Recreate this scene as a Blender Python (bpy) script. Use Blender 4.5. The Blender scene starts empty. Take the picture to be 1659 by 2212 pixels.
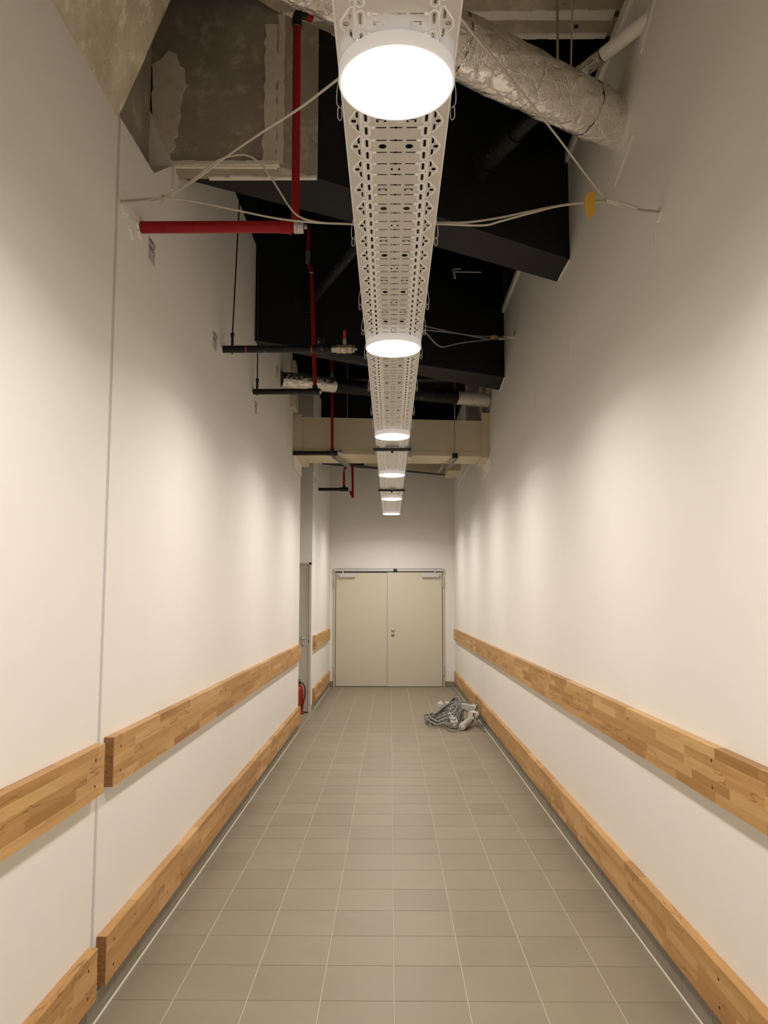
import bpy, bmesh, math, random
from mathutils import Vector, Matrix
from mathutils.geometry import tessellate_polygon

random.seed(7)
S = bpy.context.scene
COL = S.collection

# ------------------------------------------------------------------ camera
IMG_W, IMG_H = 1659.0, 2212.0
FPX, CAM_Z = 1655.0, 1.608            # focal length in pixels, eye height
VPX, VPY, PPX, PPY = 843.5, 1296.0, 829.5, 1145.0
yd = Vector(((VPX - PPX) / FPX, -(VPY - PPY) / FPX, 1.0)).normalized()
xd = Vector((yd[2], 0, -yd[0])).normalized()
zd = xd.cross(yd)
if zd[1] < 0:
    zd = -zd
right = Vector((xd[0], yd[0], zd[0])); up = Vector((xd[1], yd[1], zd[1])); fwd = Vector((xd[2], yd[2], zd[2]))
cam_data = bpy.data.cameras.new('camera')
cam = bpy.data.objects.new('camera', cam_data); COL.objects.link(cam)
cam_data.sensor_fit = 'VERTICAL'; cam_data.sensor_height = 24.0; cam_data.sensor_width = 18.0
cam_data.lens = FPX / IMG_H * 24.0
cam_data.shift_y = (PPY - IMG_H / 2) / IMG_H
cam_data.clip_start = 0.05
m = Matrix.Identity(4)
for i in range(3):
    m[i][0] = right[i]; m[i][1] = up[i]; m[i][2] = -fwd[i]
m[2][3] = CAM_Z
cam.matrix_world = m
S.camera = cam

# ------------------------------------------------------------------ world, exposure
W = bpy.data.worlds.new('world'); S.world = W; W.use_nodes = True
W.node_tree.nodes['Background'].inputs[0].default_value = (0, 0, 0, 1)
W.node_tree.nodes['Background'].inputs[1].default_value = 0.0
S.view_settings.view_transform = 'Standard'; S.view_settings.look = 'None'
S.view_settings.gamma = 1.0; S.view_settings.use_curve_mapping = False
S.view_settings.exposure = 0.10
LAMP_W = 17.5                       # power of each round lamp
LAMP_SPREAD = math.radians(156)     # its optic throws the light mostly downwards
LAMP_L = 34.0                        # radiance of the glowing diffusers
LAMP_COL = (1.0, 0.94, 0.865)

# ------------------------------------------------------------------ main dimensions
XL, XR = -1.145, 1.203
YN, YF = -3.6, 14.48

# ------------------------------------------------------------------ mesh helpers
class MB:
    def __init__(s): s.v = []; s.f = []; s.sm = []
    def add(s, vs, fs, smooth=False):
        o = len(s.v); s.v += [tuple(p) for p in vs]
        for f in fs: s.f.append([i + o for i in f]); s.sm.append(smooth)
    def box(s, a, b, ch=0.0):
        x0, y0, z0 = a; x1, y1, z1 = b
        if ch <= 0:
            vs = [(x0,y0,z0),(x1,y0,z0),(x1,y1,z0),(x0,y1,z0),(x0,y0,z1),(x1,y0,z1),(x1,y1,z1),(x0,y1,z1)]
            s.add(vs, [(0,3,2,1),(4,5,6,7),(0,1,5,4),(1,2,6,5),(2,3,7,6),(3,0,4,7)]); return
        bm = bmesh.new(); bmesh.ops.create_cube(bm, size=1)
        for v in bm.verts:
            v.co = Vector(((x0+x1)/2 + v.co.x*(x1-x0), (y0+y1)/2 + v.co.y*(y1-y0), (z0+z1)/2 + v.co.z*(z1-z0)))
        bmesh.ops.bevel(bm, geom=bm.edges[:], offset=ch, segments=1, affect='EDGES')
        s.bm(bm); bm.free()
    def bm(s, bm, smooth=False):
        bm.verts.index_update()
        s.add([v.co[:] for v in bm.verts], [[v.index for v in f.verts] for f in bm.faces], smooth)
    def prism(s, poly, lo, hi, axis='x'):
        """closed 2-D polygon extruded along an axis; poly in the other two axes (yz, xz or xy)"""
        def P(p, t):
            return {'x': (t, p[0], p[1]), 'y': (p[0], t, p[1]), 'z': (p[0], p[1], t)}[axis]
        n = len(poly)
        tris = tessellate_polygon([[Vector((p[0], p[1], 0)) for p in poly]])
        vs = [P(p, lo) for p in poly] + [P(p, hi) for p in poly]
        fs = [tuple(t) for t in tris] + [tuple(i + n for i in reversed(t)) for t in tris]
        fs += [(i, (i+1) % n, n + (i+1) % n, n + i) for i in range(n)]
        s.add(vs, fs)
    def tube(s, pts, r, n=8, caps=True, smooth=True):
        pts = [Vector(p) for p in pts]; k = len(pts)
        rs = r if isinstance(r, (list, tuple)) else [r] * k
        ref = None; rings = []
        for i, p in enumerate(pts):
            t = (pts[min(i+1, k-1)] - pts[max(i-1, 0)]).normalized()
            if ref is None:
                a = Vector((0, 0, 1)) if abs(t.z) < 0.9 else Vector((1, 0, 0))
                ref = (a - t * a.dot(t)).normalized()
            else:
                ref = (ref - t * ref.dot(t)).normalized()
            b = t.cross(ref)
            rings.append([p + (ref * math.cos(2*math.pi*j/n) + b * math.sin(2*math.pi*j/n)) * rs[i] for j in range(n)])
        vs = [q for ring in rings for q in ring]
        fs = [(i*n + j, i*n + (j+1) % n, (i+1)*n + (j+1) % n, (i+1)*n + j) for i in range(k-1) for j in range(n)]
        s.add(vs, fs, smooth)
        if caps:
            s.add(rings[0], [tuple(reversed(range(n)))]); s.add(rings[-1], [tuple(range(n))])
    def loop(s, pts, r, n=4):
        pts = [Vector(p) for p in pts]; k = len(pts); vs = []
        for i in range(k):
            t = (pts[(i+1) % k] - pts[i-1]).normalized()
            a = Vector((0, 0, 1)) if abs(t.z) < 0.9 else Vector((1, 0, 0))
            a = (a - t*a.dot(t)).normalized(); b = t.cross(a)
            vs += [pts[i] + (a*math.cos(2*math.pi*j/n) + b*math.sin(2*math.pi*j/n))*r for j in range(n)]
        s.add(vs, [(i*n + j, i*n + (j+1) % n, ((i+1) % k)*n + (j+1) % n, ((i+1) % k)*n + j) for i in range(k) for j in range(n)], True)
    def lathe(s, prof, base=(0, 0, 0), axis=(0, 0, 1), n=32, smooth=True):
        """prof: (radius, height) pairs along an axis"""
        ax = Vector(axis).normalized(); a = Vector((1, 0, 0)) if abs(ax.x) < 0.9 else Vector((0, 1, 0))
        a = (a - ax*a.dot(ax)).normalized(); b = ax.cross(a); base = Vector(base); vs = []
        for r, h in prof:
            vs += [base + ax*h + (a*math.cos(2*math.pi*j/n) + b*math.sin(2*math.pi*j/n))*max(r, 1e-5) for j in range(n)]
        s.add(vs, [(i*n + j, i*n + (j+1) % n, (i+1)*n + (j+1) % n, (i+1)*n + j) for i in range(len(prof)-1) for j in range(n)], smooth)
    def build(s, name, mat, parent=None, loc=None, kind=None, label=None):
        """loc: origin of the object in world space; mesh data is stored relative to it"""
        me = bpy.data.meshes.new(name)
        o = Vector(loc) if loc is not None else (world_loc(parent) if parent else Vector((0, 0, 0)))
        me.from_pydata([Vector(p) - o for p in s.v], [], s.f); me.update()
        for p, q in zip(me.polygons, s.sm): p.use_smooth = q
        bm = bmesh.new(); bm.from_mesh(me); bmesh.ops.recalc_face_normals(bm, faces=bm.faces[:]); bm.to_mesh(me); bm.free()
        if mat is not None: me.materials.append(mat)
        ob = bpy.data.objects.new(name, me); COL.objects.link(ob)
        place(ob, o, parent)
        if kind: ob['kind'] = kind
        if label: ob['label'] = label
        return ob

def world_loc(o):
    v = Vector((0, 0, 0))
    while o is not None: v += o.location; o = o.parent
    return v
def place(ob, wloc, parent):
    if parent is not None: ob.parent = parent; ob.location = Vector(wloc) - world_loc(parent)
    else: ob.location = wloc
def thing(name, label, cat, loc=(0, 0, 0), group=None):
    o = bpy.data.objects.new(name, None); COL.objects.link(o); o.location = loc; o.empty_display_size = 0.05
    o['label'] = label; o['category'] = cat
    if group: o['group'] = group
    return o
def tag(o, label, cat, group=None):
    o['label'] = label; o['category'] = cat
    if group: o['group'] = group
    return o
def struct_root(name, loc=(0, 0, 0)):
    o = bpy.data.objects.new(name, None); COL.objects.link(o); o.location = loc; o['kind'] = 'structure'; return o
def share(src, name, wloc, parent, mat=None):
    c = src.copy(); c.name = name; COL.objects.link(c); c.parent = None; place(c, wloc, parent); return c
def smooth_path(pts, sub=6):
    """Catmull-Rom through the points"""
    P = [Vector(p) for p in pts]; P = [P[0]*2 - P[1]] + P + [P[-1]*2 - P[-2]]; out = []
    for i in range(1, len(P) - 2):
        a, b, c, d = P[i-1], P[i], P[i+1], P[i+2]
        for k in range(sub):
            t = k / sub
            out.append(0.5*((2*b) + (c - a)*t + (2*a - 5*b + 4*c - d)*t*t + (3*b - a - 3*c + d)*t**3))
    out.append(P[-2]); return out

# ------------------------------------------------------------------ materials
def mat(name, col, rough=0.6, metal=0.0, spec=0.5):
    M = bpy.data.materials.new(name); M.use_nodes = True
    b = M.node_tree.nodes['Principled BSDF']
    b.inputs['Base Color'].default_value = (*col, 1); b.inputs['Roughness'].default_value = rough
    b.inputs['Metallic'].default_value = metal; b.inputs['Specular IOR Level'].default_value = spec
    return M
def nodes(M): return M.node_tree.nodes, M.node_tree.links, M.node_tree.nodes['Principled BSDF']
def coords(M, scale=(1, 1, 1), world=True):
    N, L, b = nodes(M)
    if world:
        g = N.new('ShaderNodeNewGeometry'); src = g.outputs['Position']
    else:
        g = N.new('ShaderNodeTexCoord'); src = g.outputs['Object']
    mp = N.new('ShaderNodeMapping'); mp.inputs['Scale'].default_value = scale
    L.new(src, mp.inputs['Vector']); return mp.outputs['Vector']
def noise(M, vec, scale, detail=4, rough=0.6):
    N, L, b = nodes(M); n = N.new('ShaderNodeTexNoise'); n.inputs['Scale'].default_value = scale
    n.inputs['Detail'].default_value = detail; n.inputs['Roughness'].default_value = rough
    L.new(vec, n.inputs['Vector']); return n.outputs['Fac']
def ramp(M, fac, stops):
    N, L, b = nodes(M); r = N.new('ShaderNodeValToRGB'); e = r.color_ramp.elements
    while len(e) < len(stops): e.new(0.5)
    for k, (p, c) in enumerate(stops): e[k].position = p; e[k].color = (*c, 1) if len(c) == 3 else c
    L.new(fac, r.inputs['Fac']); return r.outputs['Color']
def mix(M, fac, a, b_, mode='MIX'):
    N, L, b = nodes(M); x = N.new('ShaderNodeMix'); x.data_type = 'RGBA'; x.blend_type = mode
    for sock, val in ((x.inputs[0], fac), (x.inputs[6], a), (x.inputs[7], b_)):
        if isinstance(val, (int, float)): sock.default_value = val
        elif isinstance(val, tuple): sock.default_value = (*val, 1)
        else: L.new(val, sock)
    return x.outputs[2]
def bump(M, h, strength=0.2, dist=0.01):
    N, L, b = nodes(M); n = N.new('ShaderNodeBump'); n.inputs['Strength'].default_value = strength
    n.inputs['Distance'].default_value = dist; L.new(h, n.inputs['Height']); L.new(n.outputs['Normal'], b.inputs['Normal'])
def setcol(M, c): M.node_tree.links.new(c, M.node_tree.nodes['Principled BSDF'].inputs['Base Color'])

M_wall = mat('white_wall_paint', (0.80, 0.765, 0.715), 0.55, spec=0.3)
v = coords(M_wall); f = noise(M_wall, v, 1.3, 3); setcol(M_wall, ramp(M_wall, f, [(0.3, (0.865, 0.835, 0.785)), (0.7, (0.89, 0.86, 0.81))]))
bump(M_wall, noise(M_wall, v, 160, 2), 0.08, 0.002)
M_joint = mat('grey_sealant', (0.60, 0.57, 0.57), 0.6)
M_plaster = mat('white_plaster', (0.84, 0.80, 0.72), 0.8)
v = coords(M_plaster); bump(M_plaster, noise(M_plaster, v, 40, 5), 0.5, 0.006)
M_filler = mat('cream_filler', (0.50, 0.44, 0.35), 0.85)
v = coords(M_filler); f = noise(M_filler, v, 18, 5); setcol(M_filler, ramp(M_filler, f, [(0.3, (0.68, 0.61, 0.50)), (0.7, (0.80, 0.74, 0.62))]))
bump(M_filler, noise(M_filler, v, 45, 5), 0.5, 0.006)
def concrete(name, lo, hi, sc):
    M = mat(name, lo, 0.85, spec=0.25); v = coords(M)
    a = noise(M, v, sc, 6, 0.65); b_ = noise(M, v, sc*9, 4, 0.7)
    c = ramp(M, a, [(0.32, lo), (0.52, tuple((x+y)/2 for x, y in zip(lo, hi))), (0.72, hi)])
    c = mix(M, ramp(M, b_, [(0.27, (0.7, 0.7, 0.7)), (0.34, (0, 0, 0))]), c, tuple(x*0.55 for x in lo))
    d = noise(M, v, sc*2.2, 6, 0.75); c = mix(M, ramp(M, d, [(0.52, (0, 0, 0)), (0.66, (0.75, 0.75, 0.75))]), c, tuple(min(1, x*1.45) for x in hi)); setcol(M, c); bump(M, b_, 0.4, 0.006); return M
M_conc = concrete('pale_concrete', (0.48, 0.42, 0.30), (0.78, 0.71, 0.56), 4.0)
M_concd = concrete('grey_concrete', (0.31, 0.27, 0.22), (0.44, 0.39, 0.325), 2.6)
M_soffit = concrete('painted_soffit', (0.40, 0.35, 0.26), (0.47, 0.41, 0.31), 1.5)
M_black = mat('black_paint', (0.008, 0.0078, 0.0095), 0.6, spec=0.25)
v = coords(M_black); f = noise(M_black, v, 14, 6, 0.75)
setcol(M_black, ramp(M_black, f, [(0.3, (0.006, 0.006, 0.008)), (0.7, (0.010, 0.0095, 0.011)), (0.775, (0.010, 0.0095, 0.011)), (0.79, (0.16, 0.15, 0.14))]))
bump(M_black, noise(M_black, v, 60, 4), 0.3, 0.004)
M_cream = mat('cream_board', (0.66, 0.58, 0.42), 0.7, spec=0.3)
v = coords(M_cream); bump(M_cream, noise(M_cream, v, 90, 3), 0.15, 0.003)
M_foil = mat('aluminium_foil', (0.88, 0.85, 0.80), 0.28, 1.0)
v = coords(M_foil); N, L, b = nodes(M_foil)
vo = N.new('ShaderNodeTexVoronoi'); vo.feature = 'DISTANCE_TO_EDGE'; vo.inputs['Scale'].default_value = 15
n1 = noise(M_foil, v, 9, 5, 0.7); mv = mix(M_foil, 0.18, v, n1); L.new(mv, vo.inputs['Vector'])
rr = ramp(M_foil, vo.outputs['Distance'], [(0.0, (0, 0, 0)), (0.12, (1, 1, 1))])
hh = mix(M_foil, 0.55, noise(M_foil, v, 24, 5, 0.65), rr); bump(M_foil, hh, 0.62, 0.010)
M_red = mat('red_pipe_paint', (0.38, 0.010, 0.012), 0.48, spec=0.25)
v = coords(M_red); f = noise(M_red, v, 16, 6, 0.7)
setcol(M_red, ramp(M_red, f, [(0.3, (0.28, 0.006, 0.010)), (0.69, (0.33, 0.009, 0.012)), (0.715, (0.33, 0.009, 0.012)), (0.73, (0.5, 0.36, 0.30))]))
M_pipeb = mat('black_pipe_paint', (0.008, 0.008, 0.008), 0.5, spec=0.3)
v = coords(M_pipeb); f = noise(M_pipeb, v, 22, 6, 0.7)
setcol(M_pipeb, ramp(M_pipeb, f, [(0.3, (0.006, 0.006, 0.006)), (0.60, (0.012, 0.011, 0.010)), (0.64, (0.07, 0.065, 0.058)), (0.72, (0.30, 0.28, 0.25))]))
M_galv = mat('galvanised_steel', (0.52, 0.52, 0.50), 0.42, 0.85)
v = coords(M_galv); f = noise(M_galv, v, 60, 3); setcol(M_galv, ramp(M_galv, f, [(0.3, (0.44, 0.44, 0.43)), (0.7, (0.58, 0.58, 0.56))]))
M_tray = mat('zinc_tray', (0.66, 0.66, 0.67), 0.34, 0.85)
v = coords(M_tray); f = noise(M_tray, v, 25, 3); setcol(M_tray, ramp(M_tray, f, [(0.3, (0.78, 0.78, 0.79)), (0.7, (0.86, 0.86, 0.86))]))
M_emboss = mat('zinc_ridge_glint', (0.97, 0.97, 0.96), 0.38, 0.5)  # brighter than the tray: light caught by the ridges put into the colour
M_lampw = mat('white_lamp_body', (0.82, 0.80, 0.78), 0.4)
N, L, b = nodes(M_lampw); b.inputs['Emission Color'].default_value = (1.0, 0.93, 0.88, 1); b.inputs['Emission Strength'].default_value = 0.22
M_emit = bpy.data.materials.new('lamp_diffuser'); M_emit.use_nodes = True
N, L, b = nodes(M_emit); b.inputs['Base Color'].default_value = (0.9, 0.9, 0.88, 1)
b.inputs['Emission Color'].default_value = (*LAMP_COL, 1); b.inputs['Emission Strength'].default_value = LAMP_L
M_grout = mat('pale_grout', (0.45, 0.405, 0.32), 0.9)
M_edge = mat('pale_edge_grout', (0.66, 0.60, 0.47), 0.9)
def tile_mat(name, lo, hi):
    M = mat(name, lo, 0.42, spec=0.4); N, L, b = nodes(M)
    v = coords(M); a = noise(M, v, 3.5, 4); g = noise(M, v, 300, 2)
    c = ramp(M, a, [(0.3, lo), (0.7, hi)])
    d = noise(M, coords(M, (1.3, 2.4, 1)), 1.6, 5, 0.7)
    c = mix(M, ramp(M, d, [(0.60, (0, 0, 0)), (0.80, (0.16, 0.16, 0.16))]), c, (0.46, 0.42, 0.36))
    oi = N.new('ShaderNodeObjectInfo'); mr = N.new('ShaderNodeMapRange'); mr.inputs[3].default_value = 0.94; mr.inputs[4].default_value = 1.05
    L.new(oi.outputs['Random'], mr.inputs[0]); c = mix(M, 1.0, c, mr.outputs[0], 'MULTIPLY')
    setcol(M, c); bump(M, g, 0.06, 0.001)
    r = N.new('ShaderNodeMapRange'); r.inputs[3].default_value = 0.36; r.inputs[4].default_value = 0.55; L.new(a, r.inputs[0]); L.new(r.outputs[0], b.inputs['Roughness'])
    return M
M_tile = tile_mat('taupe_floor_tile', (0.268, 0.224, 0.157), (0.297, 0.250, 0.176))
M_skirt = tile_mat('dark_skirting_tile', (0.24, 0.215, 0.165), (0.28, 0.25, 0.195))
M_door = mat('greige_door_paint', (0.655, 0.605, 0.478), 0.45)
M_door2 = mat('grey_door_paint', (0.56, 0.53, 0.465), 0.45)
M_steel = mat('brushed_steel', (0.55, 0.53, 0.50), 0.33, 1.0)
M_alu = mat('silver_aluminium', (0.66, 0.65, 0.65), 0.4, 0.6)
M_dark = mat('black_rubber_and_shade', (0.015, 0.015, 0.016), 0.5)
M_hole = mat('dark_bolt_and_hole_shade', (0.03, 0.02, 0.012), 0.9)
M_cable = mat('white_cable', (0.55, 0.50, 0.42), 0.5)
M_cablec = mat('grey_cable', (0.20, 0.195, 0.19), 0.45)
M_cablel = mat('pale_grey_cable', (0.40, 0.39, 0.37), 0.45)
M_cablek = mat('charcoal_cable', (0.07, 0.068, 0.066), 0.45)
M_tape = mat('yellow_tape', (0.72, 0.40, 0.055), 0.5)
M_paper = mat('printed_paper', (0.62, 0.60, 0.58), 0.6)
M_ink = mat('dark_print', (0.10, 0.095, 0.09), 0.7)
M_inkg = mat('grey_print', (0.33, 0.32, 0.31), 0.7)
M_inkr = mat('red_print', (0.42, 0.08, 0.03), 0.7)
M_ext = mat('red_extinguisher', (0.36, 0.010, 0.009), 0.25)
M_plast = mat('grey_plastic', (0.50, 0.49, 0.46), 0.4)
v = coords(M_plast); f = noise(M_plast, v, 20, 5, 0.7); setcol(M_plast, ramp(M_plast, f, [(0.3, (0.36, 0.35, 0.33)), (0.6, (0.55, 0.535, 0.50))]))
M_plastw = mat('white_plastic', (0.70, 0.68, 0.63), 0.4)
M_brass = mat('dull_brass', (0.55, 0.50, 0.40), 0.4, 0.7)
M_valve = mat('red_lever', (0.50, 0.035, 0.03), 0.4)

# wood: solid beech glued from staves; colour and grain change from stave to stave
M_wood = mat('oiled_beech', (0.6, 0.35, 0.14), 0.42, spec=0.35)
N, L, b = nodes(M_wood)
tc = N.new('ShaderNodeTexCoord'); oi = N.new('ShaderNodeObjectInfo'); ge = N.new('ShaderNodeNewGeometry')
ad = N.new('ShaderNodeMath'); ad.operation = 'ADD'; L.new(oi.outputs['Random'], ad.inputs[0]); L.new(ge.outputs['Random Per Island'], ad.inputs[1])
fr = N.new('ShaderNodeMath'); fr.operation = 'FRACT'; L.new(ad.outputs[0], fr.inputs[0]); rnd = fr.outputs[0]
cmb = N.new('ShaderNodeCombineXYZ')
for k, s_ in enumerate((13.0, 37.0, 71.0)):
    mm = N.new('ShaderNodeMath'); mm.operation = 'MULTIPLY'; mm.inputs[1].default_value = s_; L.new(rnd, mm.inputs[0]); L.new(mm.outputs[0], cmb.inputs[k])
va = N.new('ShaderNodeVectorMath'); va.operation = 'ADD'; L.new(ge.outputs['Position'], va.inputs[0]); L.new(cmb.outputs[0], va.inputs[1])
mp = N.new('ShaderNodeMapping'); mp.inputs['Scale'].default_value = (26, 1.6, 26); L.new(va.outputs[0], mp.inputs['Vector'])
g1 = noise(M_wood, mp.outputs[0], 1.3, 4, 0.6)
mp2 = N.new('ShaderNodeMapping'); mp2.inputs['Scale'].default_value = (60, 5, 60); L.new(va.outputs[0], mp2.inputs['Vector'])
g2 = noise(M_wood, mp2.outputs[0], 3.0, 3, 0.6)
mp3 = N.new('ShaderNodeMapping'); mp3.inputs['Scale'].default_value = (9, 1.2, 9); L.new(va.outputs[0], mp3.inputs['Vector'])
g3 = noise(M_wood, mp3.outputs[0], 1.6, 3, 0.5)
base = ramp(M_wood, rnd, [(0.0, (0.39, 0.190, 0.056)), (0.25, (0.56, 0.315, 0.115)), (0.5, (0.47, 0.250, 0.080)), (0.75, (0.66, 0.405, 0.170)), (1.0, (0.52, 0.285, 0.098))])
grain = ramp(M_wood, g1, [(0.3, (0.84, 0.80, 0.75)), (0.6, (1.04, 1.04, 1.04))])
c = mix(M_wood, 1.0, base, grain, 'MULTIPLY')
c = mix(M_wood, 1.0, c, ramp(M_wood, g2, [(0.3, (0.95, 0.94, 0.93)), (0.7, (1.03, 1.03, 1.03))]), 'MULTIPLY')
streak = ramp(M_wood, g3, [(0.485, (0, 0, 0)), (0.50, (0.75, 0.75, 0.75)), (0.515, (0, 0, 0))])
sel = N.new('ShaderNodeMath'); sel.operation = 'GREATER_THAN'; sel.inputs[1].default_value = 0.68
f7 = N.new('ShaderNodeMath'); f7.operation = 'MULTIPLY'; f7.inputs[1].default_value = 7.31; L.new(rnd, f7.inputs[0])
f8 = N.new('ShaderNodeMath'); f8.operation = 'FRACT'; L.new(f7.outputs[0], f8.inputs[0]); L.new(f8.outputs[0], sel.inputs[0])
st = mix(M_wood, sel.outputs[0], (0.0, 0.0, 0.0), streak)
c = mix(M_wood, st, c, (0.20, 0.095, 0.03)); setcol(M_wood, c)
bump(M_wood, g2, 0.05, 0.001)

M_endg = mat('beech_end_grain', (0.26, 0.115, 0.035), 0.55)
v = coords(M_endg, (6, 6, 14)); setcol(M_endg, ramp(M_endg, noise(M_endg, v, 9, 4), [(0.3, (0.17, 0.07, 0.02)), (0.7, (0.33, 0.16, 0.055))]))

# ================================================================== STRUCTURE
# ---- floor: grout bed with tiles laid in it
FLX0, FLX1 = XL + 0.0165, XR - 0.0165
PX, PY = 0.2977, 0.300
GX0, GY0 = 0.0145, 3.243
fl = MB(); fl.box((-2.3, YN, -0.12), (1.4, YF, -0.0022))
floor = fl.build('floor', M_grout, kind='structure')
JT, JC = 0.0022, 0.0013                                 # half joint
def tile_mb(x0, x1, y0, y1):
    t = MB(); z1, c = 0.0, 0.0016
    vs = [(x0,y0,-0.004),(x1,y0,-0.004),(x1,y1,-0.004),(x0,y1,-0.004),(x0+c,y0+c,z1),(x1-c,y0+c,z1),(x1-c,y1-c,z1),(x0+c,y1-c,z1)]
    t.add(vs, [(4,5,6,7),(0,1,5,4),(1,2,6,5),(2,3,7,6),(3,0,4,7)]); return t
cols = []
k0 = -4
for k in range(k0, 5):
    a, b_ = GX0 + k*PX, GX0 + (k+1)*PX
    a, b_ = max(a, FLX0), min(b_, FLX1)
    if b_ - a > 0.02: cols.append((a + JT, b_ - JT))
rest = MB(); proto = {}
for r in range(-24, 40):
    y0, y1 = GY0 + r*PY, GY0 + (r+1)*PY
    if y0 < YN: continue
    y1 = min(y1, YF)
    if y1 - y0 < 0.02: continue
    for ci, (a, b_) in enumerate(cols):
        single = 2.6 < y0 < 9.4
        if not single:
            q = tile_mb(a, b_, y0 + JC, y1 - JC); rest.add(q.v, q.f); continue
        w = round(b_ - a, 4); ctr = ((a + b_)/2, (y0 + y1)/2, 0)
        if w not in proto:
            proto[w] = tile_mb(a, b_, y0 + JC, y1 - JC).build('tile', M_tile, floor, loc=ctr)
        else:
            share(proto[w], 'tile', ctr, floor)
for r in range(20, 27):                      # tiles of the door alcove
    y0 = GY0 + r*PY + 0.25
    for k in range(3):
        q = tile_mb(FLX0 - (k+1)*PX + JT, FLX0 - k*PX - JT, y0 + JC, y0 + PY - JC); rest.add(q.v, q.f)
rest.build('distant_tile', M_tile, floor, kind='stuff')

for x0, x1, ya, yb in ((XL + 0.009, FLX0 + JT, YN, 9.65), (XL + 0.009, FLX0 + JT, 11.2, YF), (FLX1 - JT, XR - 0.009, YN, YF)):
    q = MB(); q.box((x0, ya, -0.004), (x1, yb, -0.0012)); q.build('edge_grout', M_edge, floor)

# ---- walls
WT = 0.12
wl = struct_root('wall_left', (XL, 0, 0))
p = MB(); p.prism([(YN, 0), (3.045, 0), (3.045, 3.645), (YN, 3.60)], XL - WT, XL, 'x'); p.build('wall_panel', M_wall, wl)
main = [(3.078, 0), (9.65, 0), (9.65, 3.16), (8.90, 3.16), (8.90, 3.74), (8.86, 3.74), (8.85, 3.86), (8.78, 3.92), (8.80, 4.10), (8.70, 4.16),
        (8.72, 4.30), (8.60, 4.40), (8.55, 4.62), (6.52, 4.62), (6.50, 3.80), (6.275, 3.79), (6.275, 4.62), (5.27, 4.60), (3.97, 4.60), (3.96, 3.885), (3.835, 3.885), (3.70, 3.79), (3.53, 3.665), (3.078, 3.645)]
p = MB(); p.prism(main, XL - WT, XL, 'x'); p.build('wall_panel', M_wall, wl)
p = MB(); p.box((XL - 0.05, 3.04, 0), (XL - 0.004, 3.083, 3.65)); p.build('joint_sealant', M_joint, wl)
p = MB(); p.prism([(8.55, 3.80), (8.86, 3.80), (8.86, 4.0), (8.8, 4.1), (8.83, 4.18), (8.7, 4.3), (8.55, 4.34)], XL + 0.0, XL + 0.06, 'x'); p.build('torn_board', M_cream, wl)
wl2 = struct_root('wall_left', (XL, 11.2, 0))
p = MB(); p.box((XL - WT, 11.2, 0), (XL, YF, 4.9)); p.build('wall_panel', M_wall, wl2)
p = MB(); p.box((-2.25, 11.2, 2.14), (XL - WT, 11.32, 4.9)); p.box((-2.25, 11.2, 0), (-2.12, 11.32, 2.18)); p.build('door_wall', M_wall, wl2)
p = MB(); p.box((-2.37, 9.55, 0), (-2.25, 11.32, 4.9)); p.box((-2.25, 9.53, 0), (XL - WT, 9.65, 4.9)); p.build('alcove_wall', M_wall, wl2)
wr = struct_root('wall_right', (XR, 0, 0))
rw = [(YN, 0), (YF, 0), (YF, 4.9), (9.9, 4.9), (9.9, 3.36), (9.165, 3.36), (9.165, 3.86), (9.45, 4.02), (9.45, 4.72), (8.26, 4.72), (8.258, 3.905), (7.908, 3.947), (7.905, 4.72), (5.34, 4.66),
      (5.333, 3.896), (4.963, 3.878), (4.963, 4.62), (YN, 4.60)]
p = MB(); p.prism(rw, XR, XR + WT, 'x'); p.build('wall_panel', M_wall, wr)
def runner(y0, y1, z):                     # painted channel along the top of the wall
    q = MB(); q.prism([(XR - 0.022, z - 0.055), (XR + 0.002, z - 0.06), (XR + 0.002, z), (XR - 0.022, z)], y0, y1, 'y'); return q
runner(YN, 4.955, 4.62).build('wall_runner', M_wall, wr)
runner(5.345, 7.895, 4.70).build('wall_runner', M_wall, wr)
p = MB(); p.box((XR + 0.10, YN, 4.5), (XR + 0.22, 5.0, 4.76)); p.build('wall_head', M_concd, wr)
wf = struct_root('wall_far', (0, YF, 0))
p = MB(); p.box((XL - WT, YF, 0), (XR + WT, YF + 0.12, 4.9)); p.build('wall_panel', M_wall, wf)
p = MB(); p.box((0.025, YF - 0.003, 2.22), (0.034, YF, 3.12)); p.build('joint_sealant', M_plaster, wf)
wn = MB(); wn.box((XL - WT, YN - 0.12, 0), (XR + WT, YN, 4.9)); wn.build('wall_near_bounce', M_wall, kind='structure')  # unseen end wall added behind the camera to bounce light

# proud boards patched round the boxed beam, and plaster marks
def patch(name, x, sgn, y0, y1, z0, z1, t=0.012, m_=M_wall):
    q = MB(); a, b_ = (x, x - t) if sgn > 0 else (x, x + t)
    q.box((min(a, b_), y0, z0), (max(a, b_), y1, z1), 0.002); o = q.build(name, m_, kind='structure'); return o
patch('trim_1', XR, 1, 8.976, 9.94, 3.172, 3.345)
patch('trim_2', XR, 1, 11.416, 13.66, 3.64, 4.3)
patch('trim_3', XL, -1, 8.88, 9.648, 3.165, 3.32)
patch('trim_4', XL, -1, 11.21, 12.056, 3.49, 4.3)

# ---- ceiling (black slab above the void)
c_ = MB(); c_.box((-2.4, 3.4, 5.25), (1.6, YF + 0.2, 5.4)); c_.build('ceiling', M_black, kind='structure')
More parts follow.
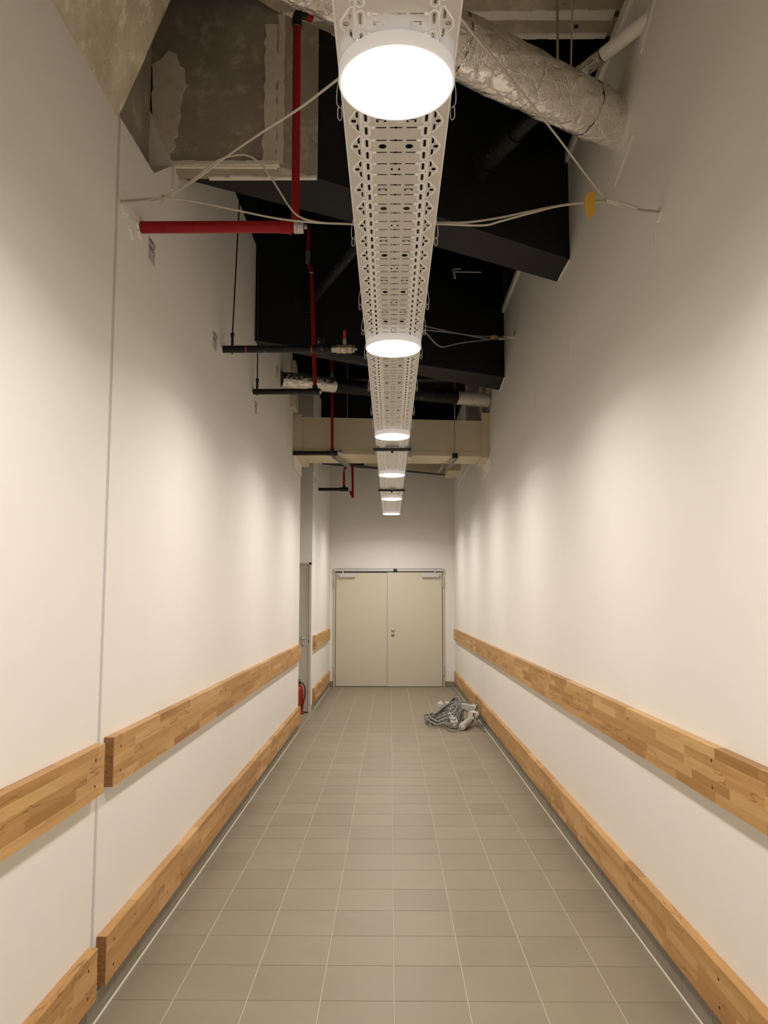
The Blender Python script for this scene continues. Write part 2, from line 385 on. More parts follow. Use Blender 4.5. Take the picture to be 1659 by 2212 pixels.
# upper black lining either side above the wall tops
for nm, xx in (('trim_5', (XL - 0.40, XL - 0.30)), ('trim_6', (XR + 0.26, XR + 0.36))):
    q = MB(); q.box((xx[0], 4.0, 3.0), (xx[1], YF + 0.2, 5.3)); q.build(nm, M_black, kind='structure')
q = MB(); q.box((XL - 0.35, 10.6, 4.72), (XR + 0.3, 10.75, 5.3)); q.build('trim_7', M_black, kind='structure')

# ---- painted soffit over the near part, in two panels with a filled joint
sf = struct_root('ceiling_soffit', (0, 0, 4.75))
def F1(x): return 4.212 + 0.626*x         # front line of the first black beam
p = MB(); p.prism([(XL - 0.3, YN), (XR + 0.1, YN), (XR + 0.1, 3.845), (-0.60, 3.845), (-0.66, 3.79), (-0.80, 3.66), (-1.10, 3.35), (XL - 0.3, 3.0)], 4.75, 4.85, 'z'); p.build('soffit_panel', M_soffit, sf)
p = MB(); p.prism([(-0.50, 3.885), (XR + 0.1, 3.885), (XR + 0.1, 4.03), (-0.32, 4.03)], 4.75, 4.85, 'z'); p.build('soffit_panel', M_soffit, sf)
p = MB()
for i in range(24):
    x0 = -0.58 + i*(XR + 0.58)/24; x1 = x0 + (XR + 0.58)/24
    a, b_ = 3.838 - random.random()*0.012, 3.892 + random.random()*0.012
    p.prism([(x0, a), (x1, a), (x1, b_), (x0, b_)], 4.742, 4.76, 'z')
p.build('filled_joint', M_plaster, sf)
p = MB()
for i in range(24):
    x0 = -0.33 + i*(XR + 0.33)/24; x1 = x0 + (XR + 0.33)/24
    a, b_ = 4.005 - random.random()*0.012, 4.035 + random.random()*0.006
    p.prism([(x0, a), (x1, a), (x1, b_), (x0, b_)], 4.742, 4.80, 'z')
p.build('filled_joint', M_plaster, sf)
p = MB()
for x in (0.45, 0.56, 1.02): p.lathe([(0.012, 0), (0.012, -0.006), (0, -0.008)], (x, 3.95, 4.75), n=10)
p.build('bolt_head', M_hole, sf)

# ---- concrete haunch above the near left wall
hn = struct_root('ceiling_haunch', (XL, 3.04, 3.63))
p = MB(); n_ = 10; grid = []
for j in range(40):
    y = YN + (3.04 - YN)*j/39.0
    for i in range(n_):
        t = i/(n_ - 1.0); x = XL + 0.0 + 0.44*t; z = 3.625 + 1.125*t + 0.025*(y - 3.04)/6
        d = 0.008*math.sin(7*y + 5*t) + 0.006*math.sin(17*y*0.7 + 13*t)
        grid.append((x + d*(t > 0)*(t < 1), y, z))
p.add(grid, [(j*n_ + i, j*n_ + i + 1, (j+1)*n_ + i + 1, (j+1)*n_ + i) for j in range(39) for i in range(n_ - 1)], True)
p.add([(XL, 3.04, 3.625), (XL + 0.44, 3.04, 4.75), (XL - 0.15, 3.04, 4.75)], [(0, 1, 2)])
p.add([(XL, YN, 3.6), (XL, 3.04, 3.625), (XL - 0.15, 3.04, 4.75), (XL - 0.15, YN, 4.75)], [(0, 1, 2, 3)])
p.build('haunch_face', M_conc, hn)
# recessed dark concrete behind the haunch
p = MB(); p.box((XL - 0.26, 2.95, 3.5), (XL - 0.122, 3.808, 4.80)); p.build('recessed_concrete', M_concd, hn)

# ---- concrete block (bare end of the first beam) with filler
cb = struct_root('ceiling_block', (-0.8, 3.85, 3.88))
p = MB(); p.prism([(-1.40, 3.83), (-0.57, 3.845), (-0.395, 3.955), (-1.40, 3.955)], 3.88, 5.25, 'z'); p.build('concrete_block', M_concd, cb)
def ragged(x0, x1, z0, z1, n, jit, yfun, t, seed, name='filler_strip', m_=M_filler, par=None):
    """an uneven vertical strip of filler standing proud of a face"""
    rnd_ = random.Random(seed); L_, R_ = [], []
    for i in range(n + 1):
        z = z0 + (z1 - z0)*i/n
        L_.append((x0 + rnd_.uniform(-jit, jit), z)); R_.append((x1 + rnd_.uniform(-jit, jit), z))
    q = MB()
    for i in range(n):
        poly = [L_[i], R_[i], R_[i+1], L_[i+1]]
        vs = [(x, yfun(x) - t, z) for x, z in poly] + [(x, yfun(x) + 0.004, z) for x, z in poly]
        q.add(vs, [(0,1,2,3),(4,7,6,5),(0,4,5,1),(2,6,7,3),(0,3,7,4),(1,5,6,2)])
    return q.build(name, m_, par)
yf = lambda x: 3.83 + 0.018*(x + 1.40) if x < -0.57 else 3.845 + 0.626*(x + 0.57)
ragged(-0.672, -0.60, 3.895, 4.68, 22, 0.010, yf, 0.008, 3, par=cb)
ragged(-0.60, -0.565, 3.90, 4.74, 22, 0.004, lambda x: 3.842, 0.004, 4, par=cb)
rag = [(-1.27, 4.44), (-1.22, 4.47), (-1.18, 4.52), (-1.14, 4.50), (-1.115, 4.43), (-1.095, 4.42), (-1.09, 4.34), (-1.08, 4.33), (-1.10, 4.29), (-1.115, 4.20),
       (-1.11, 4.16), (-1.125, 4.10), (-1.12, 4.05), (-1.14, 4.03), (-1.13, 3.99), (-1.16, 3.95), (-1.16, 3.90), (-1.26, 3.90)]
p = MB(); p.prism(rag, 3.818, 3.835, 'y'); p.build('filler_patch', M_filler, cb)
p = MB(); p.prism([(-1.27, 3.74), (-1.13, 3.74), (-1.13, 3.885), (-1.155, 3.91), (-1.165, 3.94), (-1.185, 3.96), (-1.195, 4.0), (-1.215, 4.02), (-1.225, 4.07), (-1.245, 4.09), (-1.25, 4.14), (-1.27, 4.18)], 3.812, 3.84, 'y'); p.build('filler_patch', M_plaster, cb)
p = MB(); p.prism([(-1.272, 4.43), (-1.265, 4.43), (-1.258, 4.30), (-1.266, 4.28), (-1.256, 4.15), (-1.25, 3.93), (-1.258, 3.93), (-1.266, 4.14), (-1.275, 4.29)], 3.813, 3.82, 'y'); p.build('crack', M_dark, cb)
ragged(-1.15, -0.60, 3.872, 3.905, 1, 0.003, yf, 0.012, 5, par=cb, m_=M_plaster)
p = MB()
for i in range(16):
    x0 = -1.13 + i*0.034; a = 0.006*random.random()
    p.box((x0, 3.818, 3.884 - a), (x0 + 0.035, 3.85, 3.90 + a))
p.build('filler_strip', M_plaster, cb)
p = MB()
for i in range(20):
    x0 = -0.98 + i*0.029; a = random.random()*0.02
    p.box((x0, 3.935 - a, 3.872), (x0 + 0.03, 3.958, 3.885))
p.build('filler_strip', M_plaster, cb)

# ---- black painted beams crossing the corridor at an angle
def beam(lf, lb, rf, rb, zl, zr, top, name='ceiling_beam'):
    """lf.. : (x, y) of left-front, left-back, right-front, right-back"""
    q = MB(); c4 = [lf, rf, rb, lb]; zz = [zl[0], zr[0], zr[1], zl[1]]
    vs = [(x, y, z) for (x, y), z in zip(c4, zz)] + [(x, y, top) for x, y in c4]
    q.add(vs, [(0,1,2,3),(4,7,6,5),(0,4,5,1),(1,5,6,2),(2,6,7,3),(3,7,4,0)])
    return q.build(name, M_black, kind='structure')
b1 = beam((-1.10, 3.96), (-1.10, 3.97), (XR, 4.963), (XR, 5.332), (3.88, 3.88), (3.878, 3.896), 5.25)
# front face follows the block's oblique face from its right-hand corner
me = b1.data
bm = bmesh.new()
pts = [(-1.12, 3.957), (-0.395, 3.957), (XR, 4.963), (XR, 5.332), (-0.245, 4.443), (-1.12, 3.965)]
lo = [bm.verts.new((x, y, 3.885)) for x, y in pts]; hi = [bm.verts.new((x, y, 5.25)) for x, y in pts]
bm.faces.new(lo); bm.faces.new(hi[::-1])
for i in range(6): bm.faces.new((lo[i], lo[(i+1) % 6], hi[(i+1) % 6], hi[i]))
bmesh.ops.recalc_face_normals(bm, faces=bm.faces[:]); bm.to_mesh(me); bm.free()
b2 = beam((XL, 6.275), (XL, 6.50), (XR, 7.908), (XR, 8.255), (3.787, 3.803), (3.947, 3.904), 5.25)
b3 = beam((XL, 12.42), (XL, 12.75), (XR, 13.90), (XR, 14.02), (3.88, 3.88), (3.88, 3.88), 5.25)
q = MB(); q.add([(-0.45, 12.83, 3.885), (XR, 13.88, 3.885), (XR, 13.88, 4.5), (-0.45, 12.83, 4.5), (-0.45, 12.86, 3.885), (XR, 13.91, 3.885), (XR, 13.91, 4.5), (-0.45, 12.86, 4.5)],
    [(0,1,2,3),(4,7,6,5),(0,4,5,1),(2,6,7,3),(0,3,7,4),(1,5,6,2)]); q.build('cream_board', M_cream, b3)
q = MB(); q.box((0.98, 12.9, 3.80), (XR, 13.7, 4.1), 0.004); q.build('cream_board', M_cream, b3)
# plaster edge beads where the beams meet the right wall
def bead(pts, r=0.008):
    q = MB(); q.tube(pts, r, 6); return q
bead([(XR - 0.002, 4.955, 3.876), (XR - 0.002, 5.34, 3.892)]).build('plaster_bead', M_plaster, wr)
bead([(XR - 0.002, 7.90, 3.942), (XR - 0.002, 8.26, 3.90)]).build('plaster_bead', M_plaster, wr)

# ---- cream boxed beam with end collars
bb = struct_root('ceiling_box_beam', (0, 9.0, 3.34))
def YB(x): return 8.935 + 0.10*(x - XL)
q = MB(); q.prism([(XL, YB(XL)), (XR, YB(XR)), (XR, 9.72), (XL, 9.64)], 3.345, 3.775, 'z'); q.build('cream_board', M_cream, bb)
q = MB(); q.prism([(XL, YB(XL) - 0.004), (XR, YB(XR) - 0.004), (XR, 9.3), (XL, 9.2)], 3.335, 3.39, 'z'); q.build('edge_board', M_cream, bb)
for x0, x1, zt in ((XL, XL + 0.10, 3.80), (XR - 0.10, XR, 3.87)):
    q = MB(); q.prism([(x0, YB(x0) - 0.03), (x1, YB(x1) - 0.03), (x1, 9.78), (x0, 9.78)], 3.318, zt, 'z'); q.build('collar_board', M_cream, bb)
# things above the box beam on the right: stub column
q = MB(); q.box((XR - 0.16, 10.2, 3.9), (XR - 0.002, 10.5, 5.2)); q.build('trim_8', M_concd, kind='structure')

# ---- skirting tiles
def skirting(name, x, sgn, y0, y1):
    root = struct_root(name, (x, y0, 0)); far = MB(); y = y0; src = None
    bed = MB(); a, b_ = (x, x + sgn*0.006); bed.box((min(a, b_), y0, 0), (max(a, b_), y1, 0.095)); bed.build('grout_bed', M_grout, root)
    while y < y1 - 0.01:
        e = min(y + 0.300, y1); a, b_ = x, x + sgn*0.0095
        lo_, hi_ = (min(a, b_), y + 0.0015, 0.003), (max(a, b_), e - 0.0015, 0.098)
        if 2.5 < y < 8.0 and e - y > 0.29:
            if src is None:
                q = MB(); q.box(lo_, hi_, 0.001); src = q.build('skirting_tile', M_skirt, root, loc=(x, y, 0))
            else: share(src, 'skirting_tile', (x, y, 0), root)
        else: far.box(lo_, hi_)
        y = e
    far.build('distant_skirting_tile', M_skirt, root, kind='stuff')
skirting('baseboard_left', XL, 1, YN, 9.65)
skirting('baseboard_left', XL, 1, 11.2, YF)
skirting('baseboard_right', XR, -1, YN, YF)
bf = struct_root('baseboard_far', (0, YF, 0))
for x0, x1 in ((XL + 0.01, -1.075), (1.018, XR - 0.01)):
    q = MB(); q.box((x0, YF - 0.01, 0.003), (x1, YF, 0.098), 0.001); q.build('skirting_tile', M_skirt, bf)

# ---- double door in the far wall
d1 = struct_root('door_1', (-0.03, YF, 0))
DX0, DX1, DM, DT, yD = -1.035, 0.975, -0.056, 2.125, YF
q = MB(); q.box((DX0 - 0.035, yD - 0.03, 0), (DX0, yD, DT + 0.07), 0.002); q.build('door_frame', M_door, d1)
q = MB(); q.box((DX1, yD - 0.03, 0), (DX1 + 0.035, yD, DT + 0.07), 0.002); q.build('door_frame', M_door, d1)
q = MB(); q.box((DX0, yD - 0.012, DT), (DX1, yD, DT + 0.07)); q.build('door_frame', M_dark, d1, label='dark strip painting the shade above the leaves')  # dark strip; shade over the leaves put into its colour
for xg in (DX0, DX1 - 0.010):
    q = MB(); q.box((xg, yD - 0.028, 0), (xg + 0.010, yD - 0.002, DT)); q.build('gap_shade_strip', M_dark, d1, label='dark strip painting the shade between leaf and frame')  # solid dark strips painting the shade in the side gaps
q = MB(); q.box((DX0 + 0.010, yD - 0.05, 0.010), (DM - 0.012, yD - 0.004, DT - 0.01), 0.003); lf_ = q.build('door_leaf', M_door, d1)
q = MB(); q.box((DM, yD - 0.062, 0.008), (DX1 - 0.010, yD - 0.004, DT), 0.003); rf_ = q.build('door_leaf', M_door, d1)
q = MB(); q.box((DM - 0.020, yD - 0.056, 0.01), (DM - 0.007, yD - 0.01, DT)); q.build('astragal', M_alu, lf_)
q = MB(); q.box((DX0 - 0.02, yD - 0.075, DT + 0.018), (DX1 + 0.02, yD - 0.012, DT + 0.062), 0.003); q.build('slide_rail', M_alu, d1, label='long silver closer rail across the door head')
q = MB(); q.box((0.055, yD - 0.085, DT + 0.012), (0.125, yD - 0.01, DT + 0.066)); q.build('rail_release', M_dark, d1, label='black release box on the rail')
for x0, x1, lf2, yy in ((-0.965, -0.655, lf_, yD - 0.05), (0.585, 0.905, rf_, yD - 0.062)):
    q = MB(); q.prism([(x0, DT - 0.09), (x1, DT - 0.09), (x1, DT - 0.02), (x0, DT - 0.02)], yy - 0.06, yy, 'y'); q.build('door_closer', M_alu, lf2)
    q = MB(); xm = x0 + 0.07 if x0 < 0 else x1 - 0.07; q.box((xm - 0.012, yy - 0.05, DT - 0.03), (xm + 0.012, yy - 0.02, DT + 0.02)); q.build('closer_arm', M_alu, lf2)
for zc, nm in ((1.045, 'door_knob'), (0.960, 'key_escutcheon')):
    q = MB(); q.lathe([(0.0, -0.020), (0.020, -0.020), (0.031, -0.010), (0.033, 0)], (0.045, yD - 0.062, zc), (0, 1, 0), 20); q.build(nm, M_steel, rf_)
q = MB(); q.box((0.038, yD - 0.0845, 0.942), (0.052, yD - 0.081, 0.974)); q.build('keyhole', M_dark, rf_)
for xh in (DX0 - 0.012, DX1 + 0.012):
    for zh in (0.22, 1.84):
        q = MB(); q.tube([(xh, yD - 0.045, zh), (xh, yD - 0.045, zh + 0.17)], 0.014, 10); q.build('hinge', M_door, d1)
q = MB(); q.box((DX0, yD - 0.04, 0.0), (DX1, yD, 0.006)); q.build('threshold', M_dark, d1)

# ---- door in the alcove
d2 = struct_root('door_2', (-1.6, 11.2, 0))
q = MB(); q.box((-2.02, 11.145, 0.012), (-1.185, 11.195, 2.115), 0.003); dl = q.build('door_leaf', M_door2, d2)
q = MB(); q.box((-1.183, 11.13, 0), (XL - 0.006, 11.20, 2.15), 0.002); q.box((-2.12, 11.13, 2.118), (XL - 0.006, 11.20, 2.15), 0.002); q.box((-2.12, 11.13, 0), (-2.02, 11.20, 2.15), 0.002); q.build('door_frame', M_door2, d2)
q = MB(); q.lathe([(0.0, -0.012), (0.024, -0.012), (0.027, 0)], (-1.265, 11.145, 1.052), (0, 1, 0), 20)
q.tube(smooth_path([(-1.265, 11.14, 1.052), (-1.265, 11.10, 1.052), (-1.285, 11.085, 1.052), (-1.40, 11.085, 1.050)], 4), 0.010, 10); q.build('door_handle', M_steel, dl)
q = MB(); q.lathe([(0.0, -0.008), (0.025, -0.008), (0.027, 0)], (-1.268, 11.145, 0.968), (0, 1, 0), 20); q.build('key_escutcheon', M_steel, dl)
q = MB(); q.box((-1.272, 11.130, 0.955), (-1.264, 11.138, 0.98)); q.build('keyhole', M_dark, dl)
q = MB(); q.box((-1.183, 11.125, 1.00), (-1.172, 11.131, 1.03)); q.box((-1.181, 11.125, 1.09), (-1.174, 11.131, 1.105)); q.build('strike_plate', M_dark, d2)
q = MB(); q.box((-2.02, 11.12, 0), (-1.185, 11.2, 0.012)); q.build('threshold', M_dark, d2)

# ================================================================== THINGS
# ---- cable tray
TX, TZ, TW, PIT = 0.016, 0.0, 0.336, 0.4265     # drawn for a 336 mm tray, scaled by TK to 300 mm
TK, TZ0, SLOPE = 0.896, 2.966, 0.0115             # the tray climbs slightly down the corridor
PITK = PIT*TK
def zt(y): return TZ0 + SLOPE*y                   # underside of the tray
RP = PIT/6
def circle(cx, cy, r, n=10, ry=None): return [(cx + r*math.cos(2*math.pi*i/n), cy + (ry or r)*math.sin(2*math.pi*i/n)) for i in range(n)]
def rect(x0, y0, x1, y1): return [(x0, y0), (x1, y0), (x1, y1), (x0, y1)]
def stadium(cx, cy, w, h):
    c = min(w, h)*0.35
    return [(cx - w/2 + c, cy - h/2), (cx + w/2 - c, cy - h/2), (cx + w/2, cy - h/2 + c), (cx + w/2, cy + h/2 - c), (cx + w/2 - c, cy + h/2), (cx - w/2 + c, cy + h/2), (cx - w/2, cy + h/2 - c), (cx - w/2, cy - h/2 + c)]
def tray_unit(q, e, y0):
    h2 = TW/2
    Yc = lambda r: y0 + (r + 0.25)*RP
    def flat(outer, holes):
        polys = [[Vector((a, b_, 0)) for a, b_ in outer]] + [[Vector((a, b_, 0)) for a, b_ in h] for h in holes]
        tr = tessellate_polygon(polys); vs = [(TX + pt.x, pt.y, TZ) for pl in polys for pt in pl]
        q.add(vs, [tuple(t) for t in tr])
    # centre band, one cell per row of slots
    for r in range(6):
        ya, yb = y0 + r*RP, y0 + (r + 1)*RP; y = Yc(r); holes = []
        holes.append(stadium(-0.0485, y, 0.036, 0.006)); holes.append(stadium(0.052, y, 0.036, 0.006))
        holes.append([(-0.02, y - 0.003), (-0.006, y - 0.003), (0, y - 0.006), (0.006, y - 0.003), (0.022, y - 0.003), (0.022, y + 0.003), (0.006, y + 0.003), (0, y + 0.006), (-0.006, y + 0.003), (-0.02, y + 0.003)])
        ys = y + 0.5*RP
        if r == 1: holes += [circle(-0.045, ys, 0.0135), circle(0.046, ys, 0.0135)]
        if r == 3: holes += [rect(-0.0165, ys - 0.007, -0.0095, ys + 0.007), rect(0.0095, ys - 0.007, 0.0165, ys + 0.007)]
        if r == 5:
            for cx in (-0.048, 0.050):
                holes.append([(cx - 0.016, ys - 0.009), (cx + 0.016, ys - 0.009), (cx + 0.016, ys + 0.006), (cx + 0.008, ys + 0.006), (cx + 0.008, ys), (cx + 0.011, ys), (cx + 0.011, ys - 0.004), (cx - 0.011, ys - 0.004), (cx - 0.011, ys), (cx - 0.008, ys), (cx - 0.008, ys + 0.006), (cx - 0.016, ys + 0.006)])
        flat(rect(-0.085, ya, 0.085, yb), holes)
        for sx in (-0.075, 0.078):                        # little domes at the ends of each slot row
            bm = bmesh.new(); bmesh.ops.create_icosphere(bm, subdivisions=1, radius=1)
            for v_ in bm.verts: v_.co = Vector((TX + sx + v_.co.x*0.008, y + v_.co.y*0.008, TZ + v_.co.z*0.0045))
            e.bm(bm, True); bm.free()
        for s_ in (-1, 1):                               # bands with the long edge slots
            yk = y0 + (r + 0.5)*RP
            hs = [stadium(s_*0.098, yk, 0.008, 0.040)]
            flat(rect(min(s_*0.085, s_*0.112), ya, max(s_*0.085, s_*0.112), yb), hs)
            e.loop([(TX + a, b_, TZ - 0.0005) for a, b_ in stadium(s_*0.098, yk, 0.0225, 0.060)], 0.0032)
    for d in range(3):                                   # outer bands with the diamonds
        yc = Yc(1.5 + 2*d); ya = yc - RP; yb = yc + RP
        for s_ in (-1, 1):
            hs = [circle(s_*0.137, yc, 0.0085, 10), stadium(s_*0.1255, yc - 0.5*RP, 0.007, 0.037), stadium(s_*0.1255, yc + 0.5*RP, 0.007, 0.037)]
            flat(rect(min(s_*0.112, s_*h2), ya, max(s_*0.112, s_*h2), yb), hs)
            e.loop([(TX + s_*a, yc + b_*RP, TZ - 0.0005) for a, b_ in ((0.1135, -0.86), (0.122, -0.86), (0.1505, -0.16), (0.1505, 0.16), (0.122, 0.86), (0.1135, 0.86))], 0.0034)
    for s_ in (-1, 1):                                   # upright flanges with rolled lip
        x = TX + s_*h2
        q.box((x - 0.0008, y0, TZ), (x + 0.0008, y0 + PIT, TZ + 0.058))
        q.tube([(x, y0, TZ + 0.058), (x, y0 + PIT, TZ + 0.058)], 0.004, 6, False)
        q.tube([(x - s_*0.001, y0, TZ), (x - s_*0.001, y0 + PIT, TZ)], 0.003, 6, False)
tray = thing('cable_tray', 'long perforated zinc cable tray running down the middle of the corridor ceiling', 'cable tray', (TX, 0, TZ0))
NU = 6; tstart = 2.1194 - 2*NU*PITK
seg, emb = MB(), MB()
for u in range(NU): tray_unit(seg, emb, u*PIT)
for q_ in (seg, emb): q_.v = [(TX + (x - TX)*TK, tstart + y*TK, TZ0 + z*TK) for x, y, z in q_.v]
sec = seg.build('tray_section', M_tray, tray, loc=(TX, tstart, TZ0))
rim = emb.build('embossed_rim', M_emboss, sec, loc=(TX, tstart, TZ0), label='embossing round the slots, the light it catches put into a brighter colour', kind='stuff')
nsec = round((14.1 - tstart)/(NU*PITK)) - 1
for k in range(1, nsec + 1):
    c = share(sec, 'tray_section', (TX, tstart + k*NU*PITK, TZ0), tray)
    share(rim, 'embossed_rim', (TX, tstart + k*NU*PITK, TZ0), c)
t_end = tstart + (nsec + 1)*NU*PITK
TW *= TK; LIP = 0.052
q = MB(); h2 = TW/2; q.loop([(TX - h2, t_end, TZ0 + LIP), (TX - h2, t_end, TZ0), (TX + h2, t_end, TZ0), (TX + h2, t_end, TZ0 + LIP)], 0.004, 6); q.build('end_rim', M_tray, tray)
# wire clips hooked over the tray edges
clip = {}
for yy in (2.02, 2.82, 3.50, 3.86, 4.28, 5.0, 5.7, 6.15, 6.6, 7.4, 8.0, 8.6, 9.3, 9.9):
    for s_ in (-1, 1):
        x = TX + s_*(TW/2 + 0.004)
        if s_ not in clip:
            q = MB(); pts = [(x, yy - 0.05, TZ0 + 0.045), (x + s_*0.008, yy - 0.035, TZ0 + 0.015), (x + s_*0.010, yy - 0.01, TZ0 - 0.008), (x + s_*0.002, yy + 0.005, TZ0 - 0.012), (x + s_*0.009, yy + 0.02, TZ0 + 0.0), (x + s_*0.011, yy + 0.045, TZ0 - 0.016), (x + s_*0.002, yy + 0.055, TZ0 - 0.012), (x, yy + 0.04, TZ0 + 0.02)]
            q.tube(smooth_path(pts, 4), 0.0016, 5); clip[s_] = q.build('wire_clip', M_galv, tray, loc=(x, yy, TZ0))
        else: share(clip[s_], 'wire_clip', (x, yy, TZ0), tray)
tray.rotation_euler.x = math.atan(SLOPE)
# straps that carry the tray further down
for i, yy in enumerate((7.18, 10.13)):
    TZ = zt(yy)
    hng = thing('tray_hanger', ('dark cross bar under the tray beyond the third lamp', 'dark cross bar under the tray between the fourth and fifth lamps')[i], 'hanger', (TX, yy, zt(yy) - 0.03), 'bars carrying the cable tray')
    q = MB(); q.box((TX - 0.18, yy - 0.02, TZ - 0.030), (TX + 0.18, yy + 0.02, TZ - 0.006), 0.002); q.build('cross_bar', M_dark, hng)
    q = MB(); q.lathe([(0.0, -0.02), (0.012, -0.02), (0.012, 0)], (TX, yy, TZ - 0.03), n=8); q.build('bolt', M_dark, hng)
    for s_ in (-1, 1):
        q = MB(); q.tube([(TX + s_*0.17, yy, TZ - 0.04), (TX + s_*0.17, yy, 5.25)], 0.005, 8); q.build('threaded_rod', M_galv, hng)
jb = thing('junction_box', 'small grey junction box beside the tray under the cream beam', 'junction box', (0.195, 7.7, 3.05))
q = MB(); q.box((0.174, 7.66, 3.05), (0.222, 7.76, 3.168), 0.004); q.build('box_body', M_galv, jb)
q = MB(); q.tube([(0.195, 7.70, 3.05), (0.195, 7.70, 3.02)], 0.015, 10); q.build('cable_gland', M_plastw, jb)

# ---- lamps
LR = 0.1515
lamp_y = [(1.886, 'nearest and largest round lamp, under the tray at the top of the view'), (4.075, 'second round lamp along the tray, level with the black valve pipe'),
          (6.47, 'third round lamp, seen against the cream boxed beam'), (8.66, 'fourth round lamp, just past the cream boxed beam'),
          (10.93, 'fifth round lamp, last but one before the double door'), (13.08, 'sixth round lamp, at the far end of the tray above the double door'),
          (-0.36, 'unseen round lamp added on the tray just behind the viewpoint'), (-2.25, 'unseen last round lamp added at the near end of the tray, behind the viewpoint')]  # two unseen lamps added behind the camera for more light
src_lamp = None
for y, lab in lamp_y:
    if src_lamp is None:
        lp = thing('ceiling_lamp', lab + ', white rim', 'lamp', (TX, y, zt(y)), 'round lamps on the cable tray')
        q = MB(); q.lathe([(0.0, 0.0), (LR - 0.004, 0.0), (LR, -0.004), (LR, -0.036), (LR - 0.003, -0.040), (LR - 0.009, -0.038), (LR - 0.009, -0.026)], (TX, y, zt(y) - 0.002), n=64); q.build('lamp_housing', M_lampw, lp)
        q = MB(); n = 64; prof = [(LR - 0.009, -0.037), (LR*0.8, -0.0395), (LR*0.5, -0.041), (0.0, -0.0415)]; q.lathe(prof, (TX, y, zt(y) - 0.002), n=n); q.build('lamp_diffuser', M_emit, lp)
        q = MB(); q.lathe([(LR - 0.02, 0.0), (LR - 0.02, 0.003)], (TX, y, zt(y) - 0.0035), n=48); q.build('base_gasket', M_dark, lp)
        ld = bpy.data.lights.new('lamp_light', 'AREA'); ld.shape = 'DISK'; ld.size = 2*LR - 0.03; ld.energy = LAMP_W; ld.color = LAMP_COL; ld.spread = LAMP_SPREAD
        lo_ = bpy.data.objects.new('lamp_light', ld); COL.objects.link(lo_); lo_.parent = lp; lo_.location = (0, 0, -0.046)
        src_lamp = lp
    else:
        lp = src_lamp.copy(); COL.objects.link(lp); lp.location = (TX, y, zt(y)); lp['label'] = lab
        for ch in src_lamp.children:
            c = ch.copy(); COL.objects.link(c); c.parent = lp

# ---- wooden guard rails glued from staves
RT = 0.040
stave_cache = {}
def stave_mesh(mb, x0, x1, y0, y1, z0, z1): mb.box((x0, y0, z0), (x1, y1, z1), 0.0006)
def rail(side, y0, y1, z0, z1, label, group, singles=True, holes=(), seed=0, grain=False):
    rnd_ = random.Random(seed)
    xa, xb = (XR - RT, XR - 0.001) if side == 'right' else (XL + 0.001, XL + RT)
    root = thing('guard_rail', label, 'rail', ((xa + xb)/2, y0, z0), group)
    rows = 5; rh = (z1 - z0)/rows; far = MB()
    for r in range(rows):
        y = y0 - rnd_.random()*0.3
        while y < y1:
            ln = rnd_.choice((0.22, 0.28, 0.33, 0.38, 0.45, 0.52)); a, b_ = max(y, y0), min(y + ln, y1); y += ln
            if b_ - a < 0.012: continue
            za, zb = z0 + r*rh, z0 + (r + 1)*rh
            if not singles: stave_mesh(far, xa, xb, a, b_, za, zb); continue
            ctr = ((xa + xb)/2, (a + b_)/2, (za + zb)/2); key = (round(b_ - a, 3), round(rh, 4))
            if key in stave_cache: share(stave_cache[key], 'stave', ctr, root)
            else:
                q = MB(); stave_mesh(q, xa, xb, a, b_, za, zb); stave_cache[key] = q.build('stave', M_wood, root, loc=ctr)
    if not singles: far.build('stave', M_wood, root, kind='stuff')
    fx = xa if side == 'right' else xb; sg = -1 if side == 'right' else 1
    for hy in holes:
        for hz in ((z0 + z1)/2 - 0.048, (z0 + z1)/2 + 0.048):
            q = MB(); q.lathe([(0.0062, -0.002), (0.0062, 0.0004), (0.005, 0.0006), (0.0045, 0.0003), (0.0, 0.0002)], (fx, hy, hz), (sg, 0, 0), 12)
            q.build('screw_hole', M_hole, root)  # dark disc on the face; shade inside the hole put into its colour
    if grain:
        q = MB(); e = (xa + 0.0006, y0 - 0.0012, z0 + 0.0006), (xb - 0.0006, y0 + 0.0004, z1 - 0.0006)
        for r in range(rows): q.box((e[0][0], e[0][1], z0 + r*rh + 0.0006), (e[1][0], e[1][1], z0 + (r + 1)*rh - 0.0006))
        q.build('end_grain', M_endg, root, label='darker oiled end grain')
    return root
U0, U1, L0, L1 = 0.876, 1.072, 0.120, 0.306
ru = (0.884, 1.079)
RG = 'wooden guard rails along the walls'
def hl(a, b_, extra=()): return [h for h in extra if a < h < b_]
rail('right', 1.72, 5.702, *ru, 'upper beech rail on the right wall, nearest length, crossing the frame edge', RG, True, (1.86, 2.851, 3.835, 4.842, 5.64), 1)
rail('right', 5.706, 9.90, *ru, 'upper beech rail on the right wall, middle length behind the first joint', RG, True, (5.77, 6.80, 7.80, 8.8), 2)
rail('right', 9.904, 14.20, *ru, 'upper beech rail on the right wall, far length ending by the double door', RG, False, (), 3)
rail('right', 1.72, 5.712, 0.130, 0.314, 'lower beech rail on the right wall, nearest length above the skirting', RG, True, (1.86, 2.86, 3.823, 4.817, 5.65), 4)
rail('right', 5.716, 9.90, 0.130, 0.314, 'lower beech rail on the right wall, middle length running up to the heap', RG, True, (5.77, 6.80, 7.80), 5)
rail('right', 9.904, 14.20, 0.130, 0.314, 'lower beech rail on the right wall, far length behind the heap of cables', RG, False, (), 6)
rail('left', 0.0, 3.022, 0.866, 1.054, 'upper beech rail on the left wall, short nearest length before the wall joint', RG, True, (1.0, 1.96, 2.93), 7)
rail('left', 3.118, 7.20, 0.866, 1.060, 'upper beech rail on the left wall, length starting after the wall joint', RG, True, (3.20, 4.20, 5.20, 6.2), 8, True)
